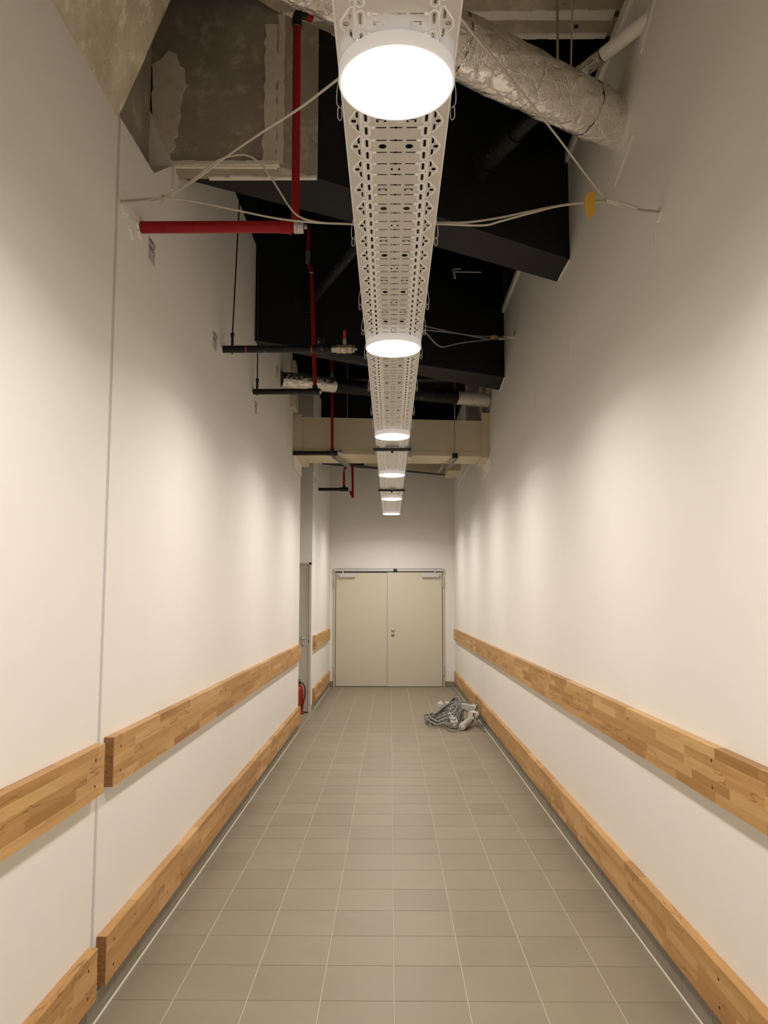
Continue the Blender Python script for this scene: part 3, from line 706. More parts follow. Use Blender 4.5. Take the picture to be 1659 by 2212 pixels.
rail('left', 7.204, 9.55, 0.866, 1.060, 'upper beech rail on the left wall, length ending at the alcove corner', RG, True, (), 9)
rail('left', 0.0, 3.018, 0.113, 0.297, 'lower beech rail on the left wall, short nearest length before the wall joint', RG, True, (1.0, 1.96, 2.93), 10)
rail('left', 3.106, 7.20, 0.118, 0.302, 'lower beech rail on the left wall, length starting after the wall joint', RG, True, (3.19, 4.20, 5.2), 11, True)
rail('left', 7.204, 9.60, 0.118, 0.302, 'lower beech rail on the left wall, length ending beside the red extinguisher', RG, True, (), 12)
rail('left', 11.36, 14.15, 0.88, 1.085, 'upper beech rail on the left wall past the alcove door', RG, False, (), 13)
rail('left', 11.36, 14.15, 0.12, 0.32, 'lower beech rail on the left wall past the alcove door', RG, False, (), 14)

# ---- fire extinguisher
ex = thing('fire_extinguisher', 'red fire extinguisher with black hose standing in the alcove by the grey door', 'fire extinguisher', (-1.30, 11.02, 0))
q = MB(); q.lathe([(0.0, 0.0), (0.066, 0.0), (0.068, 0.015), (0.066, 0.03), (0.066, 0.33), (0.060, 0.37), (0.035, 0.40), (0.020, 0.41), (0.020, 0.43), (0.0, 0.43)], (-1.30, 11.02, 0.0), n=28); q.build('cylinder_body', M_ext, ex)
q = MB(); q.lathe([(0.0, 0.43), (0.022, 0.43), (0.022, 0.455), (0.0, 0.455)], (-1.30, 11.02, 0), n=16); q.box((-1.38, 11.008, 0.452), (-1.275, 11.032, 0.462)); q.box((-1.38, 11.01, 0.475), (-1.28, 11.03, 0.483)); q.build('valve_head', M_dark, ex)
q = MB(); q.tube(smooth_path([(-1.29, 11.0, 0.435), (-1.25, 10.985, 0.435), (-1.215, 10.98, 0.385), (-1.205, 10.98, 0.30), (-1.222, 10.975, 0.20), (-1.243, 10.97, 0.12), (-1.255, 10.97, 0.07)], 5), 0.010, 8); q.build('hose', M_dark, ex)
q = MB(); q.lathe([(0.069, 0.01), (0.070, 0.0)], (-1.30, 11.02, 0.0), n=28); q.build('base_ring', M_dark, ex)

# ---- pipes out of the left wall
def collar(q, x, y, z, r, w=0.03, axis=(1, 0, 0), n=20): q.lathe([(r*0.9, -w/2), (r, -w/2 + 0.003), (r, w/2 - 0.003), (r*0.9, w/2)], (x, y, z), axis, n)
# red main
y1, z1, x_end = 3.35, 3.302, -0.425
rp = thing('red_pipe', 'thick red sprinkler main: short horizontal run from the left wall with a tall riser', 'pipe', (XL, y1, z1))
q = MB(); q.tube([(XL + 0.0005, y1, z1), (x_end, y1, z1)], 0.0265, 24); q.build('horizontal_pipe', M_red, rp)
q = MB(); q.tube([(-0.434, y1, z1), (-0.437, y1, 4.29)], 0.0185, 20); q.build('riser_pipe', M_red, rp)
q = MB(); q.lathe([(0.022, -0.052), (0.030, -0.05), (0.030, -0.012), (0.034, -0.010), (0.034, 0.0)], (-0.452, y1, z1), (1, 0, 0), 20); q.build('pipe_tee', M_red, rp)
q = MB()
for dx in (-0.006, 0.010, 0.022): collar(q, x_end + dx, y1, z1, 0.031 - 0.0015*(dx > 0.01), 0.016)
q.tube([(x_end + 0.03, y1, z1), (x_end + 0.044, y1, z1)], 0.011, 6, smooth=False); q.build('end_plug', M_galv, rp, label='grey grooved plug with a square end')
q = MB(); q.tube(smooth_path([(-0.437, y1, 4.275), (-0.436, y1, 4.32), (-0.425, y1 + 0.01, 4.352), (-0.405, y1 + 0.03, 4.36)], 5), 0.023, 16); q.build('pipe_elbow', M_pipeb, rp)
q = MB(); q.tube([(-0.41, y1 + 0.025, 4.36), (-0.375, y1 + 0.055, 4.362)], 0.019, 16); q.build('upper_pipe', M_red, rp)
q = MB(); collar(q, -0.437, y1, 4.275, 0.0215, 0.006, (0, 0, 1)); q.build('pipe_ring', M_galv, rp)
def wall_dab(x, y, z, r, seed, sg=1, parent=None, name='plaster_dab', m_=M_plaster):
    rr_ = random.Random(seed); n = 18
    pts = [(y + r*(0.75 + 0.5*rr_.random())*math.cos(2*math.pi*i/n), z + r*1.1*(0.75 + 0.5*rr_.random())*math.sin(2*math.pi*i/n)) for i in range(n)]
    q = MB(); vs = [(x, a, b_) for a, b_ in pts] + [(x + sg*0.006, y + (a - y)*0.8, z + (b_ - z)*0.8) for a, b_ in pts]
    q.add(vs, [tuple(range(n, 2*n))] + [(i, (i+1) % n, n + (i+1) % n, n + i) for i in range(n)]); return q.build(name, m_, parent)
wall_dab(XL, 3.36, 3.30, 0.055, 1, parent=wl); wall_dab(XL, 3.15, 3.31, 0.055, 2, parent=wl); wall_dab(XL, 3.24, 3.25, 0.045, 3, parent=wl)
wall_dab(XL, 5.08, 3.30, 0.042, 4, parent=wl); wall_dab(XL, 6.21, 3.325, 0.045, 5, parent=wl); wall_dab(XR, 3.30, 3.325, 0.03, 6, -1, wr)

# black pipe with the ball valve
y2, z2 = 5.07, 3.306
bp = thing('black_pipe', 'black pipe from the left wall with a red lever ball valve at its end', 'pipe', (XL, y2, z2))
q = MB(); q.tube([(XL + 0.0005, y2, z2), (-0.40, y2, z2)], 0.0245, 20); q.build('pipe_run', M_pipeb, bp)
q = MB(); q.lathe([(0.029, -0.05), (0.031, -0.04), (0.031, 0.04), (0.029, 0.05)], (-0.475, y2, z2), (1, 0, 0), 20); q.tube([(-0.475, y2, z2), (-0.475, y2, z2 + 0.055)], 0.024, 16); q.tube([(-0.475, y2, z2 + 0.05), (-0.475, y2, z2 + 0.068)], 0.027, 8, smooth=False); q.tube([(-0.475, y2, z2 + 0.066), (-0.475, y2, z2 + 0.08)], 0.013, 6, smooth=False); q.build('pipe_tee', M_pipeb, bp)
q = MB(); q.tube([(-0.418, y2, z2), (-0.355, y2, z2)], 0.0235, 20); q.build('pipe_nipple', M_galv, bp)
q = MB(); q.tube([(-0.365, y2, z2), (-0.338, y2, z2)], 0.031, 8, smooth=False); q.lathe([(0.022, -0.03), (0.030, -0.012), (0.030, 0.012), (0.022, 0.03)], (-0.312, y2, z2), (1, 0, 0), 20); q.tube([(-0.288, y2, z2), (-0.262, y2, z2)], 0.031, 8, smooth=False)
q.tube([(-0.312, y2, z2), (-0.312, y2, z2 + 0.06)], 0.013, 12); q.build('valve_body', M_brass, bp)
q = MB(); collar(q, -0.250, y2, z2, 0.026, 0.014); q.tube([(-0.244, y2, z2), (-0.228, y2, z2)], 0.011, 4, smooth=False); q.build('end_plug', M_galv, bp)
q = MB(); q.prism([(-0.322, z2 + 0.055), (-0.302, z2 + 0.055), (-0.303, z2 + 0.075), (-0.321, z2 + 0.075)], y2 - 0.004, y2 + 0.004, 'y'); q.build('lever_shank', M_galv, bp)
q = MB(); q.prism([(-0.323, z2 + 0.07), (-0.303, z2 + 0.07), (-0.303, z2 + 0.115), (-0.307, z2 + 0.130), (-0.319, z2 + 0.130), (-0.324, z2 + 0.12)], y2 - 0.006, y2 + 0.006, 'y'); q.build('valve_lever', M_valve, bp, label='red lever')
for xb_ in (-0.98, -0.535):
    q = MB(); collar(q, xb_, y2, z2, 0.0255, 0.012); q.build('red_band', M_valve, bp)
def hanger(x0, y, zp, x1, ztop, label, r=0.029):
    h = thing('pipe_hanger', label, 'hanger', (x0, y, zp), 'black rods carrying the black pipes')
    q = MB(); q.tube([(x0, y, zp + r + 0.075), (x1, y, ztop)], 0.0052, 8); q.build('rod', M_dark, h)
    q = MB(); q.lathe([(0.0, -0.02), (0.012, -0.014), (0.014, 0), (0.012, 0.014), (0.0, 0.02)], (x0, y, zp + r + 0.07), n=12); q.tube([(x0, y, zp + r), (x0, y, zp + r + 0.06)], 0.010, 8); q.build('swivel_nut', M_dark, h)
    q = MB(); n = 18; q.loop([(x0, y + r*math.cos(2*math.pi*i/n), zp + r*math.sin(2*math.pi*i/n)) for i in range(n)], 0.005, 6); q.build('clamp_ring', M_dark, h)
hanger(-1.077, y2, z2, -1.033, 4.75, 'black rod and clamp holding the pipe with the red lever valve')

# black pipe with the tall thin red riser
y3, z3 = 6.21, 3.326
bp = thing('black_pipe', 'short black pipe from the left wall carrying the thin tall red riser', 'pipe', (XL, y3, z3))
q = MB(); q.tube([(XL + 0.0005, y3, z3), (-0.62, y3, z3)], 0.0235, 20); q.build('pipe_run', M_pipeb, bp)
q = MB(); q.lathe([(0.025, -0.05), (0.028, -0.04), (0.028, 0.04), (0.025, 0.05)], (-0.635, y3, z3), (1, 0, 0), 20); q.tube([(-0.626, y3, z3), (-0.626, y3, z3 + 0.05)], 0.022, 16); q.build('pipe_tee', M_pipeb, bp)
q = MB(); collar(q, -0.583, y3, z3, 0.024, 0.014); q.tube([(-0.577, y3, z3), (-0.564, y3, z3)], 0.010, 4, smooth=False); q.build('end_plug', M_galv, bp)
q = MB(); q.tube([(-0.626, y3, z3 + 0.04), (-0.664, y3, 4.345)], 0.0165, 16); q.tube([(-0.664, y3, 4.345), (-0.690, y3, 4.43)], 0.0165, 16); q.tube([(-0.694, y3, 4.53), (-0.694, y3, 4.74)], 0.0155, 16); q.build('riser_pipe', M_red, bp)
q = MB(); q.tube([(-0.6925, y3, 4.425), (-0.696, y3, 4.535)], 0.019, 16); collar(q, -0.664, y3, 4.345, 0.0205, 0.02, (0, 0, 1)); q.build('pipe_nipple', M_galv, bp)
hanger(-1.105, y3, z3, -1.112, 4.5, 'black rod and clamp holding the pipe with the tall red riser', 0.027)

# pipe in front of the cream beam
y4, z4 = 8.86, 3.322
bp = thing('black_pipe', 'black pipe crossing the left end of the cream boxed beam with a red riser', 'pipe', (XL, y4, z4))
q = MB(); q.tube([(XL + 0.0005, y4, z4), (-0.66, y4, z4)], 0.026, 20); q.build('pipe_run', M_pipeb, bp)
q = MB(); q.lathe([(0.027, -0.06), (0.030, -0.05), (0.030, 0.05), (0.027, 0.06)], (-0.684, y4, z4), (1, 0, 0), 20); q.tube([(-0.684, y4, z4), (-0.684, y4, z4 + 0.055)], 0.022, 16); q.build('pipe_tee', M_pipeb, bp)
q = MB(); q.tube([(-0.684, y4, z4 + 0.05), (-0.692, y4, 4.20)], 0.017, 16); q.tube([(-0.694, y4, 4.27), (-0.70, y4, 4.6)], 0.017, 16); q.build('riser_pipe', M_red, bp)
q = MB(); q.tube([(-0.692, y4, 4.19), (-0.694, y4, 4.28)], 0.020, 16); q.build('pipe_nipple', M_galv, bp)
q = MB(); q.lathe([(0.0, -0.02), (0.031, -0.02), (0.033, -0.012), (0.033, 0.02), (0.0, 0.02)], (-0.592, y4 - 0.01, z4 + 0.004), (0, 1, 0), 24); q.build('pressure_gauge', M_galv, bp, label='round gauge facing down the corridor')
q = MB(); q.tube([(-0.63, y4, z4), (-0.60, y4, z4)], 0.02, 12); q.build('gauge_socket', M_pipeb, bp)
# pipe near the far wall
y5, z5 = 12.07, 3.36
bp = thing('black_pipe', 'farthest black pipe on the left wall past the alcove with two red risers', 'pipe', (XL, y5, z5))
q = MB(); q.tube([(XL + 0.0005, y5, z5), (-0.70, y5, z5)], 0.0255, 16); q.build('pipe_run', M_pipeb, bp)
q = MB(); q.lathe([(0.028, -0.07), (0.032, -0.06), (0.032, 0.06), (0.028, 0.07)], (-0.74, y5, z5), (1, 0, 0), 16); q.tube([(-0.74, y5, z5), (-0.74, y5, z5 + 0.06)], 0.024, 12); q.build('pipe_tee', M_pipeb, bp)
q = MB(); q.tube([(-0.74, y5, z5 + 0.05), (-0.741, y5, 3.64)], 0.017, 12); q.tube(smooth_path([(-0.741, y5, 3.66), (-0.70, y5, 3.74), (-0.66, y5, 3.80)], 4), 0.017, 12); q.build('riser_pipe', M_red, bp)
q = MB(); q.tube([(-0.741, y5, 3.63), (-0.741, y5, 3.67)], 0.022, 12); q.build('pipe_nipple', M_galv, bp)
q = MB(); q.tube([(-0.612, y5 + 0.05, 3.86), (-0.600, y5 + 0.05, 3.23)], 0.018, 12); q.tube([(-0.60, y5 + 0.05, 3.23), (-0.645, y5 + 0.05, 3.34)], 0.018, 12); q.build('drop_pipe', M_red, bp)
q = MB(); q.tube([(-0.69, y5, z5), (-0.64, y5 + 0.02, z5)], 0.008, 8); q.build('plug_rod', M_galv, bp)

# ---- struts under the cream beam, rods
def strut(a, b_, label):
    t = thing('steel_strut', label, 'strut', a, 'steel struts under the cream beam')
    a, b_ = Vector(a), Vector(b_); d = (b_ - a).normalized(); s_ = d.cross(Vector((0, 0, 1))).normalized(); w, h = 0.0205, 0.03
    q = MB()
    for u0, u1, v0, v1 in ((-w, w, h - 0.003, h), (-w, -w + 0.003, 0, h), (w - 0.003, w, 0, h), (-w, -w + 0.010, 0, 0.003), (w - 0.010, w, 0, 0.003)):
        vs = [p_ + s_*uu + Vector((0, 0, vv)) for p_ in (a, b_) for uu, vv in ((u0, v0), (u1, v0), (u1, v1), (u0, v1))]
        q.add(vs, [(0,1,2,3),(7,6,5,4),(0,4,5,1),(1,5,6,2),(2,6,7,3),(3,7,4,0)])
    q.build('channel', M_galv, t); return t
strut((-0.672, 8.96, 3.285), (-0.53, 9.62, 3.285), 'short slotted steel strut below the black pipe at the left end of the cream beam')
strut((0.787, 9.02, 3.285), (0.745, 9.66, 3.285), 'short slotted steel strut clamped to the rod at the right end of the cream beam')
strut((0.672, 9.66, 3.31), (0.645, 10.2, 3.31), 'short slotted steel strut behind the cream beam, set nearest the tray')
rd = thing('hanging_rod', 'grey threaded rod with a black clamp in front of the cream beam', 'rod', (0.765, 9.0, 3.3))
q = MB(); q.tube([(0.765, 9.0, 3.30), (0.770, 9.0, 5.25)], 0.007, 8); q.build('rod', M_galv, rd)
q = MB(); q.box((0.735, 8.975, 3.285), (0.797, 9.025, 3.345), 0.003); q.build('rod_clamp', M_dark, rd)
q = MB(); q.tube([(0.868, 3.75, 4.20), (0.872, 3.75, 4.75)], 0.007, 8); tag(q.build('hanging_rod', M_galv), 'thick steel rod dropping from the soffit to the foil duct', 'rod')
q = MB(); q.tube(smooth_path([(0.925, 3.73, 4.23), (0.930, 3.71, 4.40), (0.936, 3.70, 4.62), (0.938, 3.70, 4.75)], 4), 0.0045, 8); tag(q.build('hanging_rod', M_cable), 'thinner pale rod dropping from the soffit beside the thick steel rod', 'rod')
q = MB(); q.tube([(-0.52, 9.05, 3.78), (-0.52, 9.05, 5.25)], 0.004, 6); tag(q.build('hanging_rod', M_galv), 'thin dim rod rising above the left half of the cream beam', 'rod')

# ---- big foil duct
du = thing('foil_duct', 'large round duct wrapped in crinkled silver foil, entering the right wall', 'duct', (1.2, 3.82, 4.10))
dirv = Vector((1, 0.65, 0)).normalized()
def duct_pt(x): return Vector((x, 3.05 + 0.65*x, 4.10))
def crinkled(q, a, b_, r, n=48, k=90, amp=0.004, seed=1):
    rr_ = random.Random(seed); a, b_ = Vector(a), Vector(b_); d = (b_ - a).normalized()
    u = Vector((0, 0, 1)); u = (u - d*u.dot(d)).normalized(); w = d.cross(u); vs = []
    ph = [rr_.uniform(0, 6.28) for _ in range(8)]
    for i in range(k + 1):
        p_ = a + (b_ - a)*i/k
        for j in range(n):
            th = 2*math.pi*j/n
            d_ = amp*(0.5*math.sin(9*th + 0.30*i + ph[0]) + 0.5*math.sin(5*th - 0.21*i + ph[1]) + 0.6*math.sin(13*th + 0.55*i + ph[2]) + 0.35*rr_.uniform(-1, 1))
            vs.append(p_ + (u*math.cos(th) + w*math.sin(th))*(r + d_))
    q.add(vs, [(i*n + j, i*n + (j+1) % n, (i+1)*n + (j+1) % n, (i+1)*n + j) for i in range(k) for j in range(n)], True)
q = MB(); crinkled(q, duct_pt(-0.62), duct_pt(0.30), 0.131, seed=1); q.build('foil_sleeve', M_foil, du)
q = MB(); crinkled(q, duct_pt(0.29), duct_pt(0.66), 0.134, k=30, seed=2); q.build('foil_sleeve', M_foil, du)
q = MB(); crinkled(q, duct_pt(0.65), duct_pt(1.02), 0.131, k=30, seed=3); q.build('foil_sleeve', M_foil, du)
q = MB(); crinkled(q, duct_pt(1.00), duct_pt(1.30), 0.127, k=16, amp=0.0015, seed=4); q.build('foil_sleeve', M_foil, du)
q = MB(); crinkled(q, duct_pt(0.985), duct_pt(1.045), 0.1345, k=8, amp=0.003, seed=5); q.build('foil_tape', M_foil, du, label='puckered foil tape ring near the wall')
for xx in (0.31, 0.645, 1.10):
    q = MB(); n = 40; c0 = duct_pt(xx); u = Vector((0, 0, 1)); w = dirv.cross(u); q.loop([c0 + (u*math.cos(2*math.pi*i/n) + w*math.sin(2*math.pi*i/n))*(0.1355 if xx < 1 else 0.1285) for i in range(n)], 0.0010, 5); q.build('seam_band', M_galv, du)
wall_dab(XR, 3.83, 4.09, 0.19, 7, -1, wr, m_=M_wall)
q = MB(); q.tube([(XR - 0.003, 3.60, 3.90), (XR - 0.003, 3.93, 3.815)], 0.005, 6); q.build('plaster_ridge', M_plaster, wr)
q = MB(); q.tube([(XR - 0.003, 3.24, 4.33), (XR - 0.003, 3.46, 4.22)], 0.005, 6); q.build('plaster_ridge', M_plaster, wr)

# ---- insulated branch pipe behind the duct: wall end, foil, then black
br = thing('insulated_pipe', 'slim pipe from the right wall above the big duct, partly foil wrapped, black end', 'pipe', (XR, 3.42, 4.33))
A = Vector((XR + 0.05, 3.36, 4.351)); Bm = Vector((1.06, 3.60, 4.315)); Cm = Vector((0.94, 3.80, 4.32)); Dm = Vector((0.54, 4.545, 4.27))
q = MB(); q.tube([A, Bm], 0.035, 20); q.build('painted_length', M_wall, br)
q = MB(); crinkled(q, Bm, Cm, 0.034, n=24, k=20, amp=0.003, seed=9); q.build('foil_length', M_foil, br)
q = MB(); q.tube([Cm, Cm*0.4 + Dm*0.6], 0.044, 20); q.tube([Cm*0.45 + Dm*0.55, Dm], 0.058, 24); q.build('black_length', M_pipeb, br)
q = MB(); q.tube([Dm + Vector((0.03, -0.10, 0)), Dm + Vector((0.005, -0.012, 0))], 0.075, 28); q.build('pipe_sleeve', M_black, br)

# ---- second insulated pipe at the next beam
br = thing('insulated_pipe', 'dim black pipe entering the second black beam through a round hole, left of the tray', 'pipe', (-0.72, 6.6, 4.24))
q = MB(); q.tube([(-0.715, 6.575, 4.24), (0.24, 4.92, 4.55)], 0.045, 20); q.build('pipe_run', M_pipeb, br)
q = MB(); n = 28; cc = Vector((-0.76, 6.545, 4.24)); dd = Vector((1, 0.695, 0)).normalized(); q.loop([cc + (dd*math.cos(2*math.pi*i/n) + Vector((0, 0, 1))*math.sin(2*math.pi*i/n))*0.105 for i in range(n)], 0.006, 6); q.build('hole_rim', M_pipeb, br)

# ---- foil-ended black duct above the cream beam
fd = thing('lagged_pipe', 'black lagged pipe with foil wrapped ends crossing above the cream beam', 'pipe', (0, 8.45, 3.87))
A = Vector((XL + 0.001, 7.83, 3.905)); B_ = Vector((XR - 0.05, 9.02, 3.99)); P_ = lambda t: A + (B_ - A)*t
q = MB(); crinkled(q, P_(0.0), P_(0.235), 0.083, n=28, k=40, amp=0.0012, seed=12); q.build('foil_wrap', M_foil, fd)
q = MB(); crinkled(q, P_(0.23), P_(0.84), 0.080, n=24, k=20, amp=0.001, seed=13); q.build('pipe_run', M_pipeb, fd)
q = MB(); crinkled(q, P_(0.83), P_(1.0), 0.083, n=28, k=20, amp=0.0012, seed=14); q.build('foil_wrap', M_foil, fd)

# ---- cables
def cable(name, paths, label, r=0.0042, m_=M_cable, group=None, part='cable_strand'):
    t = thing(name, label, 'cable', paths[0][0], group)
    for pth in paths:
        q = MB(); q.tube(smooth_path(pth, 7), r, 7); q.build(part, m_, t)
    return t
ca = cable('cable_bundle', [
    [(-1.144, 3.100, 3.293), (-1.057, 3.100, 3.301), (-0.959, 3.080, 3.300), (-0.793, 2.950, 3.296), (-0.647, 2.800, 3.294), (-0.452, 2.500, 3.205), (-0.278, 2.250, 3.133), (-0.139, 2.000, 3.050), (-0.114, 1.950, 3.020)],
    [(-1.144, 3.105, 3.287), (-1.059, 3.105, 3.294), (-0.959, 3.080, 3.293), (-0.806, 3.000, 3.335), (-0.701, 2.950, 3.380), (-0.645, 2.950, 3.400), (-0.588, 2.950, 3.404), (-0.539, 2.940, 3.374), (-0.490, 2.930, 3.313), (-0.442, 2.930, 3.235), (-0.394, 2.920, 3.156), (-0.345, 2.900, 3.109), (-0.260, 2.880, 3.080), (-0.145, 2.854, 3.060), (-0.110, 2.854, 3.040)],
    [(-1.144, 3.095, 3.284), (-1.055, 3.095, 3.288), (-0.957, 3.075, 3.293), (-0.798, 3.050, 3.258), (-0.613, 3.000, 3.193), (-0.453, 2.950, 3.135), (-0.299, 2.900, 3.092), (-0.145, 2.860, 3.064), (-0.110, 2.860, 3.045)]],
    'pale cables from the left wall, tied together, then spreading to the tray', 0.004)
q = MB(); n = 10; q.loop([(-0.959, 3.08 + 0.011*math.cos(2*math.pi*i/n), 3.296 + 0.011*math.sin(2*math.pi*i/n)) for i in range(n)], 0.0025, 5); q.tube([(-0.959, 3.072, 3.287), (-0.961, 3.07, 3.255)], 0.0018, 5); q.build('cable_tie', M_cable, ca)
cbn = cable('cable_bundle', [
    [(0.13, 2.854, 3.04), (0.173, 2.854, 3.064), (0.304, 2.900, 3.091), (0.441, 2.960, 3.141), (0.585, 3.030, 3.206), (0.735, 3.100, 3.269), (0.944, 3.200, 3.341), (1.076, 3.250, 3.331), (1.202, 3.288, 3.336)],
    [(0.13, 2.845, 3.04), (0.173, 2.845, 3.056), (0.360, 2.910, 3.083), (0.439, 2.950, 3.120), (0.583, 3.020, 3.193), (0.733, 3.090, 3.262), (0.943, 3.195, 3.332), (1.075, 3.245, 3.322), (1.202, 3.283, 3.329)],
    [(0.13, 1.70, 3.01), (0.166, 1.770, 3.045), (0.246, 2.000, 3.154), (0.433, 2.450, 3.334), (0.634, 2.800, 3.391), (0.941, 3.200, 3.347), (1.078, 3.255, 3.334), (1.202, 3.290, 3.337)]],
    'pale cables between the tray and the right wall, with one long diagonal cable', 0.0042)
q = MB(); q.tube(smooth_path([(0.934, 3.194, 3.340), (1.008, 3.225, 3.340), (1.087, 3.25, 3.329)], 4), 0.0105, 8); q.build('white_tape', M_plastw, cbn)
q = MB(); tp = [(0.828, 3.315), (0.834, 3.332), (0.854, 3.342), (0.872, 3.344), (0.869, 3.274), (0.864, 3.241), (0.854, 3.231), (0.847, 3.212), (0.842, 3.231), (0.829, 3.249), (0.826, 3.295)]
q.prism(tp, 3.128, 3.1335, 'y'); tag(q.build('tape_flag', M_tape), 'yellow tape flag folded over the cables by the right wall', 'tape')
cbn = cable('cable_bundle', [
    [(1.202, 7.22, 4.146), (1.12, 7.22, 4.142), (0.892, 6.8, 3.999), (0.602, 6.2, 3.808), (0.197, 5.6, 3.675)],
    [(1.202, 7.225, 4.14), (1.12, 7.22, 4.136), (0.88, 6.75, 3.96), (0.55, 6.1, 3.78), (0.197, 5.5, 3.60)],
    [(1.202, 7.215, 4.136), (1.12, 7.21, 4.13), (0.80, 6.5, 3.86), (0.536, 5.9, 3.627), (0.37, 5.6, 3.503), (0.231, 5.2, 3.477), (0.19, 5.1, 3.40)]],
    'dark thin cables in the void leading to the right wall by yellow tape', 0.0055, M_cablec)
q = MB(); q.tube([(1.202, 7.225, 4.147), (1.12, 7.22, 4.143), (1.05, 7.14, 4.10)], 0.017, 10); q.build('white_tape', M_plastw, cbn)
q = MB(); q.tube([(0.985, 6.98, 4.055), (0.945, 6.91, 4.03)], 0.020, 10); q.build('yellow_tape', M_tape, cbn)
q = MB()
for x_, z_ in ((0.10, 0.012), (0.125, 0.011), (-0.09, 0.012)):
    pts = [(TX + x_ + 0.008*math.sin(i*0.9 + x_*40), 3.0 + i*0.55, zt(3.0 + i*0.55) + z_) for i in range(20)]; q.tube(smooth_path(pts, 3), 0.0055, 6)
o = q.build('tray_cables', M_cable); tag(o, 'pale cables lying inside the perforated tray', 'cable'); o['kind'] = 'stuff'

# ---- small bracket seen in the void
q = MB(); q.tube([(0.50, 5.9, 4.235), (0.515, 5.9, 4.16)], 0.010, 6); q.tube([(0.51, 5.9, 4.215), (0.73, 5.98, 4.245)], 0.005, 6); q.tube([(0.495, 5.9, 4.235), (0.56, 5.9, 4.238)], 0.005, 6)
tag(q.build('steel_bracket', M_galv), 'small steel bracket hanging in the black void right of the tray', 'bracket')

# ---- paper notices on the left wall above / beside the pipes
def notice(y0, y1, z0, z1, label):
    t = thing('paper_notice', label, 'notice', (XL, y0, z0), 'small printed notices beside the wall pipes'); w, h = y1 - y0, z1 - z0
    q = MB(); q.box((XL, y0, z0), (XL + 0.0015, y1, z1)); q.build('paper', M_paper, t)
    def bar(a, b_, c, d, m_, nm='print_line'):
        k = MB(); k.box((XL + 0.0015, y0 + a*w, z0 + c*h), (XL + 0.0022, y0 + b_*w, z0 + d*h)); k.build(nm, m_, t)
    bar(0.08, 0.70, 0.84, 0.93, M_ink); bar(0.08, 0.62, 0.76, 0.80, M_inkg)
    bar(0.06, 0.70, 0.58, 0.66, M_ink); bar(0.06, 0.66, 0.47, 0.53, M_ink); bar(0.78, 0.96, 0.74, 0.90, M_inkr, 'red_mark')
    for k in range(4): bar(0.08, 0.88, 0.34 - k*0.08, 0.375 - k*0.08, M_inkg)
    bar(0.72, 0.93, 0.40, 0.58, M_inkg, 'grey_mark')
notice(3.475, 3.575, 3.212, 3.328, 'white printed notice on the left wall just below the red main')
notice(4.795, 4.905, 3.225, 3.345, 'white printed notice on the left wall before the valve pipe')
notice(6.33, 6.43, 3.18, 3.29, 'white printed notice on the left wall below the second black pipe')
notice(7.50, 7.60, 3.84, 3.96, 'small white notice high on the left wall beside the foil wrapped pipe end')
notice(11.50, 11.60, 3.38, 3.49, 'small notice on the left wall past the alcove door')

# scuffs of plaster on the right wall
rs = random.Random(5)
for y0, y1, z0, z1 in ((3.37, 3.40, 3.18, 3.27), (5.06, 5.10, 3.225, 3.375), (6.26, 6.29, 3.22, 3.35)):
    q = MB(); pts = [(y0 + rs.uniform(-.006, .006), z1), (y1 + rs.uniform(-.006, .006), z1 + 0.01), (y1 + rs.uniform(0, .008), (z0 + z1)/2), (y1, z0), (y0, z0 - 0.012), (y0 - rs.uniform(0, .008), (z0 + z1)/2)]
    q.prism(pts, XR - 0.003, XR + 0.002, 'x'); q.build('plaster_dab', M_wall, wr)

# ---- heap of work lamps and cable on the floor by the right rail
def hexbody(q, a, b_, r, n=6): q.tube([a, b_], r, n, True, n > 8)
GR = 'grey fittings heaped by the right rail'
wl_ = thing('tube_fitting', 'pale grey tubular fitting lying at the front right of the heap', 'fitting', (0.88, 9.75, 0.04), GR)
a, b_ = Vector((0.885, 9.66, 0.048)), Vector((1.03, 10.02, 0.075))
q = MB(); q.tube([a, b_], 0.046, 10, True, False); q.build('tube_body', M_plast, wl_)
q = MB(); d = (a - b_).normalized(); q.tube([a - d*0.02, a + d*0.012], [0.047, 0.040], 10); q.tube([a + d*0.01, a + d*0.03], 0.016, 10); q.build('end_cap', M_plastw, wl_)
bx = thing('lamp_fitting', 'grey block fitting with a round knob, standing at the front of the heap', 'fitting', (0.79, 9.9, 0), GR)
a, b_ = Vector((0.80, 9.78, 0.05)), Vector((0.79, 10.12, 0.11)); d = (b_ - a).normalized(); s_ = d.cross(Vector((0, 0, 1))).normalized(); u_ = s_.cross(d)
def obox(q, a, b_, s_, u_, w, h):
    vs = [p_ + s_*i*w + u_*j*h for p_ in (a, b_) for i, j in ((-1, -1), (1, -1), (1, 1), (-1, 1))]
    q.add(vs, [(0,1,2,3),(7,6,5,4),(0,4,5,1),(1,5,6,2),(2,6,7,3),(3,7,4,0)])
q = MB(); obox(q, a, b_, s_, u_, 0.045, 0.04); q.build('block_body', M_plast, bx)
q = MB(); obox(q, a + d*0.08, b_ - d*0.02, s_, u_, 0.03, 0.055); q.build('raised_cover', M_plast, bx)
q = MB(); q.lathe([(0.022, 0.0), (0.024, 0.02), (0.016, 0.032), (0, 0.034)], a + d*0.06 + u_*0.038, u_, 16); q.build('knob', M_galv, bx)
q = MB(); q.loop([a - d*0.006 + s_*0.038*math.cos(t*math.pi/8) + u_*0.034*math.sin(t*math.pi/8) for t in range(16)], 0.008, 6); q.build('end_ring', M_galv, bx)
q = MB(); q.lathe([(0.0, 0.012), (0.024, 0.010), (0.026, 0.0)], a, -d, 16); q.build('lens', M_plastw, bx)
tp = thing('lamp_fitting', 'long grey fitting lying across the top of the heap', 'fitting', (0.85, 10.25, 0.16), GR)
